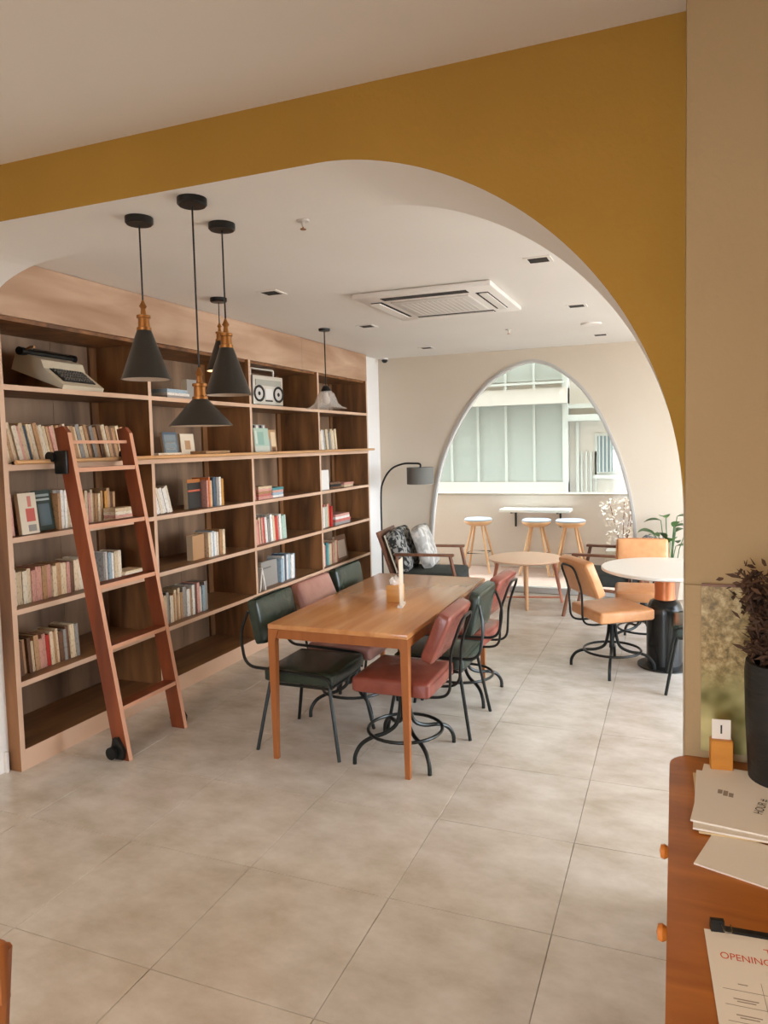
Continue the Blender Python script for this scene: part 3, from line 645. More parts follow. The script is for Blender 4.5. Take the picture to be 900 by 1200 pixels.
MB().box((0.047, 0, 0.105), (0.006, 0.1, 0.09)).build('cassette_door', M_acwhite, rd)
for k in range(5): MB().box((0.048, -0.04 + k * 0.02, 0.045), (0.008, 0.015, 0.012)).build('button', M_dark, rd)
MB().tube(fillet([(-0.03, -0.15, 0.25), (-0.03, -0.15, 0.325), (-0.03, 0.17, 0.325), (-0.03, 0.17, 0.25)], 0.015, 3), 0.009, 8).build('handle', M_silver, rd)

# ================================================================ LADDER
ld = empty('library_ladder', (-2.85, 3.21, 0), 0, 'reddish cherry library ladder leaning on the bookcase rail', 'ladder')
lo = Vector(ld.location)
LB, LT = Vector((-2.835, 0.0)), Vector((-3.155, 1.83)); ldir = (LT - LB).normalized(); ln = Vector((ldir.y, -ldir.x))
def lpt(z, off): p = LB + (LT - LB) * (z / 1.83); return (p.x + ln.x * off - lo.x, p.y + ln.y * off)
for k, y in enumerate((2.985, 3.455)):
    # cut level at the floor, splayed a little at the foot
    pts = [(LB.x - 0.05 - lo.x, 0.0), (LB.x + 0.045 - lo.x, 0.0), lpt(1.80, 0.045), lpt(1.84, 0.02), lpt(1.84, -0.045)]
    rlx = MB().prism(pts, 'y', y - lo.y - 0.014, y - lo.y + 0.014)
    o = rlx.build('side_rail', [M_ladder, M_ladderlit], ld)
    for p in o.data.polygons:
        if p.normal.x > 0.8: p.material_index = 1
for z in (0.28, 0.615, 0.95, 1.285, 1.60):
    x, zz = lpt(z, 0.0)
    MB().box((x, 0.01, zz), (0.085, 0.442, 0.024), fm={'+x': 1}).build('tread', [M_ladder, M_ladderlit], ld)
MB().box((lpt(1.755, 0)[0], 0.01, 1.755), (0.03, 0.442, 0.018), fm={'+x': 1}).build('top_bar', [M_ladder, M_ladderlit], ld)
for k, y in enumerate((2.985, 3.455)):
    s = -1 if k == 0 else 1
    x = lpt(1.64, -0.03)[0]
    hk = MB().rbox((x, y - lo.y + s * 0.024, 1.645), (0.09, 0.018, 0.13), 0.008, 2).build('rail_hook', M_black, ld)
    MB().tube([(XF + 0.045 - lo.x, y - lo.y + s * 0.034, 1.675), (XF + 0.045 - lo.x, y - lo.y + s * 0.05, 1.675)], 0.03, 14).build('hook_wheel', M_black, hk)
    ft = MB().prism([(-0.075, 0.03), (-0.045, 0.0), (0.035, 0.0), (0.045, 0.05), (0.0, 0.12), (-0.03, 0.115), (-0.04, 0.07)], 'y', s * 0.016, s * 0.036).build('foot_guard', M_black, ld, loc=(0.0, y - lo.y, 0.012))
    MB().tube([(-0.03, s * 0.038, 0.035), (-0.03, s * 0.055, 0.035)], 0.035, 14).build('foot_wheel', M_black, ft)

# ================================================================ PENDANT LAMPS
M_bulb = bpy.data.materials.new('lit_bulb'); M_bulb.use_nodes = True
_b = M_bulb.node_tree.nodes['Principled BSDF']; _b.inputs['Emission Color'].default_value = (1.0, 0.74, 0.46, 1); _b.inputs['Emission Strength'].default_value = 10.0
def pendant(x, y, zc, zb, kind, label, group=None, lit=False):
    t = empty('pendant_lamp', (x, y, zb), 0, label, 'lamp', group); H = zc - zb
    can = MB().lathe([(0.0, 0.0), (0.05, 0.0), (0.056, 0.006), (0.056, 0.028), (0.0, 0.028)], 28).build('ceiling_canopy', M_black, t, loc=(0, 0, H - 0.028))
    if kind == 'cone': R, h = 0.098, 0.205
    else: R, h = 0.118, 0.105
    r0 = 0.028
    MB().shell([(r0, h), (R, 0.004), (R + 0.003, 0.0), (R - 0.004, 0.0), (r0 - 0.006, h - 0.006)], 36, [0, 0, 0, 1, 0]).build('lamp_shade', [M_shade, M_shadein], t)
    so = MB().lathe([(0.0, 0), (0.03, 0), (0.03, 0.012), (0.024, 0.014), (0.022, 0.05), (0.028, 0.052), (0.028, 0.062), (0.012, 0.066), (0.009, 0.09), (0.016, 0.1), (0.009, 0.112), (0.004, 0.125), (0.0, 0.125)], 20).build('brass_socket', M_brass, t, loc=(0, 0, h - 0.004))
    MB().lathe([(0.0, -0.07), (0.018, -0.064), (0.026, -0.04), (0.018, -0.012), (0.012, 0.0), (0.0, 0.0)], 16).build('bulb', M_bulb if lit else M_acwhite, so)
    if not lit:
        MB().tube([(0, 0, h + 0.115), (0, 0, H - 0.026)], 0.0035, 6).build('cord', M_black, t)
        return t
    l = bpy.data.lights.new('bulb_light', 'POINT'); l.energy = PENDW; l.color = (1.0, 0.74, 0.46); l.shadow_soft_size = 0.03
    lo_ = bpy.data.objects.new('bulb_light', l); COL.objects.link(lo_); lo_.parent = t; lo_.location = (0, 0, h - 0.11)
    MB().tube([(0, 0, h + 0.115), (0, 0, H - 0.026)], 0.0035, 6).build('cord', M_black, t)
    return t
q = [pix(163, 261, 'z', ZS - 0.02), pix(225, 239, 'z', ZS - 0.02), pix(260, 268, 'z', ZS - 0.02)]
pendant(q[0].x, q[0].y, ZS, 1.995, 'cone', 'tall black cone pendant lamp hanging closest to the typewriter', 'pendants under the arch')
pendant(q[1].x, q[1].y, ZS, 1.79, 'disc', 'wide shallow black pendant lamp, lowest of the three under the arch', 'pendants under the arch')
pendant(q[2].x, q[2].y, ZS, 1.93, 'cone', 'tall black cone pendant lamp hanging in front of the radio bay', 'pendants under the arch')
q = pix(256, 353, 'z', ZF - 0.02)
pendant(q.x, q.y, ZF, 2.23, 'cone', 'black cone pendant lamp on the inner ceiling, hung behind the arch pendants', None, True)
q = pix(380, 388, 'z', ZF - 0.02)
t = empty('glass_pendant', (q.x, q.y, 2.03), 0, 'clear glass bell pendant lamp with ruffled rim by the floor-lamp bay', 'lamp'); H = ZF - 2.03
MB().lathe([(0.0, 0), (0.045, 0), (0.05, 0.006), (0.05, 0.022), (0.0, 0.022)], 24).build('ceiling_canopy', M_black, t, loc=(0, 0, H - 0.022))
MB().tube([(0, 0, 0.19), (0, 0, H - 0.02)], 0.005, 6).build('rod', M_rod, t)
MB().lathe([(0, 0.14), (0.04, 0.14), (0.045, 0.155), (0.03, 0.19), (0.012, 0.2), (0, 0.2)], 18).build('socket_cup', M_black, t)
ruf = lambda a, z: 1 + 0.1 * math.cos(8 * a) * max(0, (0.06 - z) / 0.06)
MB().shell([(0.045, 0.15), (0.07, 0.13), (0.09, 0.09), (0.105, 0.045), (0.14, 0.012), (0.175, 0.0), (0.172, -0.003), (0.137, 0.009), (0.1, 0.043), (0.085, 0.087), (0.066, 0.127), (0.042, 0.146)], 48, 0, rim=ruf).build('glass_shade', M_lampglass, t)
MB().lathe([(0, 0.03), (0.025, 0.04), (0.035, 0.075), (0.02, 0.115), (0.014, 0.145), (0, 0.145)], 16).build('bulb', mat('frosted_bulb', rgb(220, 210, 196), 0.3), t)

# ================================================================ CEILING FIXTURES
DLL = ['beside the header panel, nearest the arch', 'beyond the glass pendant', 'beside the window wall over the armchair']
n = 0
for x, y, lab in [(-2.49, 4.13, 'square recessed downlight between the bookcase and the air conditioner, on the arch side'), (-2.47, 5.64, 'square recessed downlight between the glass pendant and the air conditioner'), (-2.47, 7.2, 'square recessed downlight over the armchair by the floor lamp'),
                  (-0.72, 4.07, 'square recessed downlight beside the air conditioner, on the arch side'), (-0.70, 5.57, 'square recessed downlight over the tan chairs, between two others in line'), (-0.68, 7.2, 'square recessed downlight just before the window wall over the round table side')]:
    t = empty('downlight', (x, y, ZF), 0, lab, 'ceiling light', 'square downlights')
    a, b = 0.075, 0.055
    MB().add([(-a, -a, 0), (a, -a, 0), (a, a, 0), (-a, a, 0), (-a, -a, -0.006), (a, -a, -0.006), (a, a, -0.006), (-a, a, -0.006), (-b, -b, -0.006), (b, -b, -0.006), (b, b, -0.006), (-b, b, -0.006), (-b, -b, -0.001), (b, -b, -0.001), (b, b, -0.001), (-b, b, -0.001)],
             [(0, 1, 5, 4), (1, 2, 6, 5), (2, 3, 7, 6), (3, 0, 4, 7), (4, 5, 9, 8), (5, 6, 10, 9), (6, 7, 11, 10), (7, 4, 8, 11), (8, 9, 13, 12), (9, 10, 14, 13), (10, 11, 15, 14), (11, 8, 12, 15), (3, 2, 1, 0)]).build('trim', M_acwhite, t)
    MB().box((0, 0, -0.003), (2 * b, 2 * b, 0.003)).build('lens', M_dark, t)
WARM = (1.0, 0.74, 0.46)
def lamp_disc(parent, loc, r, power, name):
    l = bpy.data.lights.new(name, 'AREA'); l.shape = 'DISK'; l.size = 2 * r; l.energy = power; l.color = WARM
    o = bpy.data.objects.new(name, l); COL.objects.link(o); o.parent = parent; o.location = loc; return o
M_lit = bpy.data.materials.new('added_lamp_lens'); M_lit.use_nodes = True
_b = M_lit.node_tree.nodes['Principled BSDF']; _b.inputs['Emission Color'].default_value = (*WARM, 1); _b.inputs['Emission Strength'].default_value = 12.0
for k, x in enumerate((-2.6, -0.9, 1.2)):  # lamps added out of view to light the front room warmly
    for j, y in enumerate((-1.9, -0.3)):
        t = empty('added_downlight', (x, y, ZN), 0, f'added round warm downlight, {ORD[k]} from the bookcase wall, {("shopfront", "arch")[j]} side row of the front ceiling', 'ceiling light', 'added round downlights of the front room')
        MB().lathe([(0.0, 0), (0.085, 0), (0.08, -0.008), (0.066, -0.008), (0.06, -0.002), (0, -0.002)], 24).build('trim', M_acwhite, t)
        MB().lathe([(0.0, -0.0025), (0.058, -0.0025), (0.058, -0.004), (0, -0.004)], 20).build('lens', M_lit, t)
        lamp_disc(t, (0, 0, -0.012), 0.058, NEARW, 'added_lamp_light')
ac = empty('ceiling_air_conditioner', (-1.56, 4.89, ZF), 0, 'white square cassette air conditioner set in the inner ceiling', 'air conditioner')
MB().rbox((0, 0, -0.02), (0.96, 0.96, 0.036), 0.012, 2).build('face_panel', M_acwhite, ac)
gr = MB().rbox((0, 0, -0.042), (0.56, 0.56, 0.016), 0.008, 2).build('intake_grille', M_acgrey, ac)
for k in range(13): MB().box((-0.22 + k * 0.0367, 0, -0.0505), (0.02, 0.46, 0.003)).build('grille_slat', M_acgrey, gr)
for k in range(4):
    RM = Matrix.Rotation(k * PI / 2, 4, 'Z')
    sl = MB().box((0, -0.375, -0.0385), (0.6, 0.085, 0.003), M=RM).build('air_slot', M_dark, ac)
    if k != 0: MB().box((0, -0.385, -0.046), (0.59, 0.055 if k == 1 else 0.07, 0.006), M=RM @ Matrix.Translation((0, 0, 0))).build('louvre', M_acwhite, sl)
def sprinkler(x, y, z, lab):
    t = empty('sprinkler_head', (x, y, z), 0, lab, 'sprinkler', 'ceiling sprinklers')
    MB().lathe([(0.0, 0), (0.03, 0), (0.028, -0.006), (0.008, -0.008), (0.006, -0.03), (0, -0.03)], 14).build('rosette', M_acgrey, t)
    MB().lathe([(0.0, -0.042), (0.014, -0.042), (0.014, -0.039), (0.003, -0.038), (0.003, -0.03), (0, -0.03)], 12).build('deflector', M_brass, t)
p = pix(355, 258, 'z', ZF); sprinkler(p.x, p.y, ZF, 'small sprinkler head near the arch edge of the inner ceiling')
p = pix(596, 386, 'z', ZF); sprinkler(p.x, p.y, ZF, 'small sprinkler head between the air conditioner and the window wall')
p = pix(693, 379, 'z', ZF)
tag(MB().lathe([(0, 0), (0.09, 0), (0.085, -0.012), (0.06, -0.016), (0, -0.016)], 24).build('ceiling_speaker', M_acwhite, None, (p.x, p.y, ZF)), 'round white flat speaker disc in the ceiling between two downlights', 'speaker')
t = empty('security_camera', (-3.2, 7.80, ZF), 0.5, 'small dark dome camera in the ceiling corner above the floor lamp', 'camera')
MB().lathe([(0, 0), (0.045, 0), (0.045, -0.02), (0, -0.02)], 18).build('mount', M_acwhite, t)
MB().lathe([(0, -0.02), (0.036, -0.02), (0.034, -0.04), (0.02, -0.055), (0, -0.06)], 18).build('dome', M_black, t)

# ================================================================ DINING TABLE
TX0, TX1, TY0, TY1, TZ = -2.055, -1.245, 3.245, 4.80, 0.75
tx, tyy = (TX0 + TX1) / 2, (TY0 + TY1) / 2
tb = empty('dining_table', (tx, tyy, 0), 0, 'long honey-brown wooden dining table with six leather chairs', 'table')
W2, L2 = (TX1 - TX0) / 2, (TY1 - TY0) / 2
MB().rbox((0, 0, TZ - 0.014), (2 * W2, 2 * L2, 0.028), 0.006, 2).build('tabletop', M_table, tb)
for sx in (-1, 1):
    MB().box((sx * (W2 - 0.02), 0, TZ - 0.053), (0.022, 2 * L2 - 0.09, 0.05)).build('apron', M_tableleg, tb)
    for sy in (-1, 1):
        b = 0.042; a = 0.026
        X, Y = sx * (W2 - b / 2 - 0.001), sy * (L2 - b / 2 - 0.001); Xf, Yf = sx * (W2 - 0.02), sy * (L2 - 0.02)
        vs = []
        for (px, py, s, z) in ((Xf, Yf, a, 0.0), (X, Y, b, 0.66), (X - sx * 0.012, Y - sy * 0.012, b * 1.5, TZ - 0.029)):
            vs += [(px - s / 2, py - s / 2, z), (px + s / 2, py - s / 2, z), (px + s / 2, py + s / 2, z), (px - s / 2, py + s / 2, z)]
        fs = [(3, 2, 1, 0), (8, 9, 10, 11)] + [(r * 4 + k, r * 4 + (k + 1) % 4, r * 4 + 4 + (k + 1) % 4, r * 4 + 4 + k) for r in (0, 1) for k in range(4)]
        MB().add(vs, fs).build('leg', M_tableleg, tb)
for sy in (-1, 1): MB().box((0, sy * (L2 - 0.02), TZ - 0.053), (2 * W2 - 0.09, 0.022, 0.05)).build('apron', M_tableleg, tb)
p = pix(460, 706, 'z', TZ)
tbx = empty('tissue_box', (p.x, p.y + 0.05, TZ), 0.05, 'light wooden tissue box with a white tissue on the dining table', 'tissue box')
MB().rbox((0, 0, 0.05), (0.085, 0.1, 0.098), 0.004, 2).build('box', mat('light_bamboo', rgb(222, 164, 92), 0.45, col2=rgb(206, 146, 76), scale=(8, 8, 40)), tbx)
random.seed(2); m = MB()
vs = []; 
for j, (r, z) in enumerate(((0.015, 0.098), (0.03, 0.115), (0.034, 0.13), (0.02, 0.142))):
    for k in range(12):
        a = k * PI / 6; rr = r * (1 + 0.35 * math.sin(3 * a + j)); vs.append((rr * math.cos(a), rr * math.sin(a), z + 0.012 * math.sin(5 * a + 2 * j) * (j > 0)))
m.add(vs, [(j * 12 + k, j * 12 + (k + 1) % 12, j * 12 + 12 + (k + 1) % 12, j * 12 + 12 + k) for j in range(3) for k in range(12)] + [tuple(36 + k for k in range(12))], 0, True)
m.build('tissue', M_paper, tbx)
p = pix(468, 712, 'z', TZ)
ms = empty('menu_stand', (p.x - 0.005, p.y + 0.05, TZ), 0.2, 'upright white acrylic card stand beside the tissue box', 'card stand')
MB().box((0, 0, 0.006), (0.03, 0.12, 0.012)).build('stand_foot', M_acwhite, ms)
MB().box((0, 0, 0.145), (0.006, 0.115, 0.27)).build('card', mat('cream_acrylic', rgb(232, 214, 190), 0.35), ms)

# ================================================================ LEATHER CHAIRS
def pad(mb, c, d, r, M=None): return mb.rbox(c, d, r, 3, 0, M, puff=0.008)
def chair_four(loc, rz, m, label, group, name='leather_chair'):
    t = empty(name, loc, rz, label, 'chair', group)
    pad(MB(), (0.0, 0, 0.428), (0.43, 0.43, 0.075), 0.022).build('seat', m, t)
    BM = Matrix.Translation((-0.262, 0, 0.72)) @ Matrix.Rotation(-0.2, 4, 'Y')
    pad(MB(), (0, 0, 0), (0.065, 0.42, 0.255), 0.026, BM).build('backrest', m, t)
    MB().tube(fillet([(0.19, -0.19, 0.378), (0.19, 0.19, 0.378), (-0.19, 0.19, 0.378), (-0.19, -0.19, 0.378), (0.19, -0.19, 0.378)], 0.02, 3), 0.009, 8).build('seat_frame', M_rod, t)
    for sx in (-1, 1):
        for sy in (-1, 1): MB().tube([(sx * 0.185, sy * 0.19, 0.385), (sx * 0.255, sy * 0.235, 0.0)], 0.0105, 8).build('leg', M_rod, t)
    for sy in (-1, 1):
        y = sy * 0.235
        MB().tube(fillet([(0.2, sy * 0.20, 0.385), (0.2, y, 0.455), (-0.1, y, 0.47), (-0.315, y, 0.475), (-0.345, y, 0.66), (-0.31, sy * 0.2, 0.78)], 0.07, 6), 0.009, 8).build('back_support', M_rod, t)
    return t
def chair_swivel(loc, rz, m, label, group, spin=PI / 4, name='leather_chair'):
    t = empty(name, loc, rz, label, 'chair', group)
    pad(MB(), (0.0, 0, 0.435), (0.44, 0.44, 0.085), 0.024).build('seat', m, t)
    BM = Matrix.Translation((-0.25, 0, 0.71)) @ Matrix.Rotation(-0.4, 4, 'Y')
    pad(MB(), (0, 0, 0), (0.075, 0.42, 0.275), 0.022, BM).build('backrest', m, t)
    MB().tube(fillet([(0.08, -0.09, 0.382), (-0.2, -0.09, 0.36), (-0.29, -0.09, 0.385), (-0.30, -0.1, 0.62), (-0.365, -0.1, 0.80), (-0.365, 0.1, 0.80), (-0.30, 0.1, 0.62), (-0.29, 0.09, 0.385), (-0.2, 0.09, 0.36), (0.08, 0.09, 0.382)], 0.06, 6), 0.008, 8).build('back_support', M_rod, t)
    MB().lathe([(0, 0.2), (0.016, 0.2), (0.016, 0.33), (0.03, 0.34), (0.03, 0.37), (0.1, 0.378), (0.1, 0.39), (0, 0.39)], 16).build('column', M_rod, t)
    for k in range(4):
        a = spin + k * PI / 2; R = Matrix.Rotation(a, 4, 'Z')
        MB().tube(spline([(0.022, 0, 0.335), (0.03, 0, 0.25), (0.055, 0, 0.17), (0.12, 0, 0.135), (0.2, 0, 0.125), (0.26, 0, 0.1), (0.295, 0, 0.05), (0.3, 0, 0.0)], 4), 0.0115, 8, M=R).build('leg', M_rod, t)
    MB().tube([(0.205 * math.cos(k * PI / 16), 0.205 * math.sin(k * PI / 16), 0.142) for k in range(32)], 0.0095, 8, closed=True).build('foot_ring', M_rod, t)
    return t
G = 'leather chairs round the dining table'
chair_four((-1.94, 3.56, 0), 0.0, M_green, 'dark green four-legged chair on the bookcase side, at the ladder end', G)
chair_swivel((-1.93, 4.06, 0), 0.0, M_pink, 'dusty rose swivel chair on the bookcase side between two green chairs', G)
chair_four((-1.93, 4.55, 0), 0.0, M_green, 'dark green four-legged chair on the bookcase side, next to the floor-lamp bay', G)
chair_swivel((-1.385, 3.545, 0), PI, M_red, 'brick red swivel chair at the table corner closest to the arch', G)
chair_four((-1.345, 4.04, 0), PI, M_green, 'dark green four-legged chair between the two red swivel chairs', G)
chair_swivel((-1.345, 4.535, 0), PI - 0.05, M_red, 'brick red swivel chair at the table end toward the coffee table', G)
# ================================================================ ROUND TABLE GROUP
rtb = empty('round_table', (-0.07, 5.55, 0), 0, 'round white table on a black drum pedestal with copper neck', 'table')
MB().lathe([(0, 0.715), (0.43, 0.715), (0.455, 0.725), (0.455, 0.74), (0.45, 0.745), (0, 0.745)], 48).build('tabletop', M_tabwhite, rtb)
MB().lathe([(0, 0.5), (0.075, 0.5), (0.07, 0.56), (0.075, 0.68), (0.12, 0.71), (0, 0.714)], 24).build('neck', mat('copper_lacquer', rgb(206, 120, 70), 0.35, metal=0.3), rtb)
MB().lathe([(0, 0.012), (0.13, 0.012), (0.13, 0.4), (0.128, 0.44), (0.105, 0.49), (0.06, 0.515), (0, 0.52)], 32).build('drum', M_drum, rtb)
MB().lathe([(0, 0), (0.195, 0), (0.195, 0.012), (0.14, 0.025), (0, 0.025)], 32).build('base_plate', M_drum, rtb)
G = 'leather chairs round the white table'
chair_swivel((-0.435, 5.38, 0), 0.62, M_orange, 'tan orange swivel chair drawn up to the white table, facing its pedestal', G, -0.6)
chair_swivel((-0.24, 6.08, 0), -PI / 2 + 0.08, M_orange, 'tan orange swivel chair across the white table, its back to the leafy plant', G, 0.5)
chair_four((0.2, 5.13, 0), PI, M_green, 'dark green four-legged chair half behind the pillar at the white table', G)
# leafy plant
pl = empty('potted_plant', (-0.06, 7.62, 0), 0, 'broad-leaved green potted plant behind the tan chair by the window wall', 'plant')
MB().shell([(0.08, 0.0), (0.12, 0.3), (0.13, 0.32), (0.118, 0.32), (0.108, 0.28), (0.0, 0.28), (0.0, 0.0)], 24).build('pot', mat('clay_pot', rgb(120, 92, 74), 0.7), pl)
random.seed(8)
def leaf(par, base, tip, width, m, droop=0.06):
    b, t = Vector(base), Vector(tip); d = t - b; side = d.cross(Vector((0, 0, 1)))
    side = side.normalized() if side.length > 1e-4 else Vector((1, 0, 0)); nrm = side.cross(d).normalized(); vs = []; N = 7
    for k in range(N):
        u = k / (N - 1); wv = width * math.sin(PI * (0.06 + 0.92 * u)) ** 0.8; c = b + d * u + Vector((0, 0, -droop * u * u)) + Vector((0, 0, droop * 0.5 * u))
        vs += [c - side * wv + nrm * 0.25 * wv, c, c + side * wv + nrm * 0.25 * wv]
    fs = []
    for k in range(N - 1):
        fs += [(k * 3, k * 3 + 1, k * 3 + 4, k * 3 + 3), (k * 3 + 1, k * 3 + 2, k * 3 + 5, k * 3 + 4)]
    return MB().add(vs, fs, 0, True).build('leaf', m, par, fixn=False)
for k in range(16):
    a = k * 2.4; r = 0.05 + 0.13 * random.random(); z = 0.6 + 0.32 * random.random(); b = Vector((r * math.cos(a), 0.4 * r * math.sin(a), z))
    MB().tube([(0.3 * b.x, 0.3 * b.y, 0.27), (0.6 * b.x, 0.6 * b.y, 0.27 + (z - 0.27) * 0.6), b], 0.005, 6).build('stalk', M_leaf, pl)
    leaf(pl, b, b + Vector((0.17 * math.cos(a), 0.07 * math.sin(a), random.uniform(0.0, 0.1))), 0.068, M_leaf)

# ================================================================ LOUNGE
def armchair(loc, rz, label, lo=0.0):
    t = empty('armchair', loc, rz, label, 'armchair', 'wooden armchairs by the window')
    for s in (-1, 1):
        y = s * 0.32
        MB().tube([(0.28, y, 0.6), (0.41, y, 0.0)], 0.018, 8).build('front_leg', M_charwood, t)
        MB().tube([(-0.26, y, 0.6), (-0.2, y, 0.3), (-0.36, y, 0.0)], 0.018, 8).build('rear_leg', M_charwood, t)
        MB().rbox((0.02, y, 0.61), (0.6, 0.055, 0.026), 0.008, 2).build('armrest', M_charwood, t)
        MB().tube([(0.33, y, 0.30), (-0.3, y, 0.26)], 0.016, 8).build('side_rail', M_charwood, t)
        MB().rbox((0, 0, 0), (0.03, 0.05, 0.62 - 1.4 * lo), 0.006, 2, M=Matrix.Translation((-0.36 + 0.3 * lo, s * 0.27, 0.52 - 0.7 * lo)) @ Matrix.Rotation(-0.32, 4, 'Y')).build('back_post', M_charwood, t)
    MB().rbox((0, 0, 0), (0.03, 0.62, 0.06), 0.006, 2, M=Matrix.Translation((-0.45 + 0.4 * lo, 0, 0.80 - 1.3 * lo)) @ Matrix.Rotation(-0.32, 4, 'Y')).build('top_rail', M_charwood, t)
    for y in (-0.16, 0.0, 0.16): MB().box((0, 0, 0), (0.014, 0.05, 0.5 - lo), M=Matrix.Translation((-0.37 + 0.2 * lo, y, 0.54 - 0.6 * lo)) @ Matrix.Rotation(-0.32, 4, 'Y')).build('back_slat', M_charwood, t)
    MB().rbox((0.04, 0, 0.36), (0.66, 0.58, 0.12), 0.04, 3, puff=0.012).build('seat_cushion', M_seatdark, t)
    MB().rbox((0, 0, 0), (0.13, 0.56, 0.44 - lo), 0.045, 3, M=Matrix.Translation((-0.27, 0, 0.62 - 0.5 * lo)) @ Matrix.Rotation(-0.32, 4, 'Y'), puff=0.014).build('back_cushion', M_cushion, t)
    return t
armchair((-2.36, 6.82, 0), 0.12, 'wooden armchair with dark patterned cushions under the floor lamp')
tag(MB().rbox((0, 0, 0), (0.12, 0.46, 0.44), 0.05, 3, M=Matrix.Translation((-2.44, 6.95, 0.63)) @ Matrix.Rotation(0.14, 4, 'Z') @ Matrix.Rotation(-0.34, 4, 'Y'), puff=0.02).build('throw_pillow', M_cushion2), 'pale grey printed throw pillow on the armchair under the floor lamp', 'pillow')
armchair((-0.57, 7.14, 0), PI - 0.1, 'wooden armchair with dark patterned cushions behind the tan chairs', 0.09)
ct = empty('coffee_table', (-1.47, 7.36, 0), 0, 'low round pale wooden coffee table before the arched window', 'coffee table')
MB().lathe([(0, 0.455), (0.37, 0.455), (0.39, 0.468), (0.39, 0.478), (0.38, 0.482), (0, 0.482)], 48).build('tabletop', mat('pale_table_top', rgb(222, 184, 152), 0.35), ct)
for k in range(4):
    a = -1.35 + k * PI / 2; c, s = math.cos(a), math.sin(a)
    MB().tube([(0.29 * c, 0.29 * s, 0.457), (0.375 * c, 0.375 * s, 0.0)], 0.02, 8, radii=[0.022, 0.015]).build('leg', M_oak if k % 2 == 0 else M_pinkwood, ct)
for k in range(2):
    a = -1.35 + k * PI / 2; c, s = math.cos(a), math.sin(a)
    MB().tube([(-0.365 * c, -0.365 * s, 0.035 + k * 0.022), (0.365 * c, 0.365 * s, 0.035 + k * 0.022)], 0.011, 8).build('stretcher', M_pinkwood, ct)
lp = empty('floor_lamp', (-3.13, 7.42, 0), 0, 'dark arc floor lamp with grey drum shade beside the armchair', 'lamp')
MB().lathe([(0, 0), (0.14, 0), (0.14, 0.012), (0.03, 0.025), (0, 0.025)], 28).build('base', M_rod, lp)
MB().tube(spline([(0, 0, 0.02), (0, 0, 0.5), (0, 0, 1.1), (0.03, 0, 1.28), (0.13, 0, 1.42), (0.27, 0, 1.48), (0.40, 0, 1.485), (0.48, 0, 1.475), (0.48, 0, 1.43)], 5), 0.011, 8).build('pole', M_rod, lp)
MB().shell([(0.15, 0), (0.15, 0.185), (0.147, 0.185), (0.147, 0)], 32).build('lamp_shade', M_lampgrey, lp, loc=(0.48, 0, 1.255))
MB().lathe([(0, 0.03), (0.03, 0.06), (0.02, 0.13), (0.012, 0.18), (0, 0.18)], 14).build('bulb', M_acwhite, lp, loc=(0.48, 0, 1.255))

# ================================================================ COUNTER
CZ = 0.85
CX0, CX1, CY0, CY1 = -0.012, 0.95, 0.45, 1.995
cn = empty('counter', ((CX0 + CX1) / 2, (CY0 + CY1) / 2, 0), 0, 'reddish wooden service counter with round drawer knobs against the pillar', 'counter')
co = Vector(cn.location)
r = 0.07; cor = [(CX0 + r - r * math.sin(k * PI / 16), CY1 - r + r * math.cos(k * PI / 16)) for k in range(9)]
outl = [(x - co.x, y - co.y) for x, y in cor + [(CX0, CY0), (CX1, CY0), (CX1, CY1)]]
MB().prism(outl, 'z', CZ - 0.035, CZ).build('countertop', M_counter, cn)
MB().box((0.02, -0.01, 0.415), (CX1 - CX0 - 0.06, CY1 - CY0 - 0.06, 0.8)).build('cabinet_body', M_counterside, cn)
kx = CX0 + 0.02
for k, (px, py, z) in enumerate([(780, 998, 0.755), (777, 1093, 0.755)]):
    y = pix(px, py, 'z', z).y - co.y
    dr = MB().rbox((CX0 + 0.049 - co.x - 0.008, y, 0.745), (0.018, 0.235, 0.12), 0.003, 1).build('drawer', M_counterside, cn)
    MB().lathe([(0, 0), (0.007, 0), (0.006, 0.03), (0.012, 0.034), (0.0165, 0.042), (0.014, 0.05), (0, 0.053)], 16, M=Matrix.Translation((CX0 + 0.033 - co.x, y, 0.755)) @ Matrix.Rotation(-PI / 2, 4, 'Y')).build('knob', mat('orange_knob_wood', rgb(206, 120, 44), 0.35), dr)
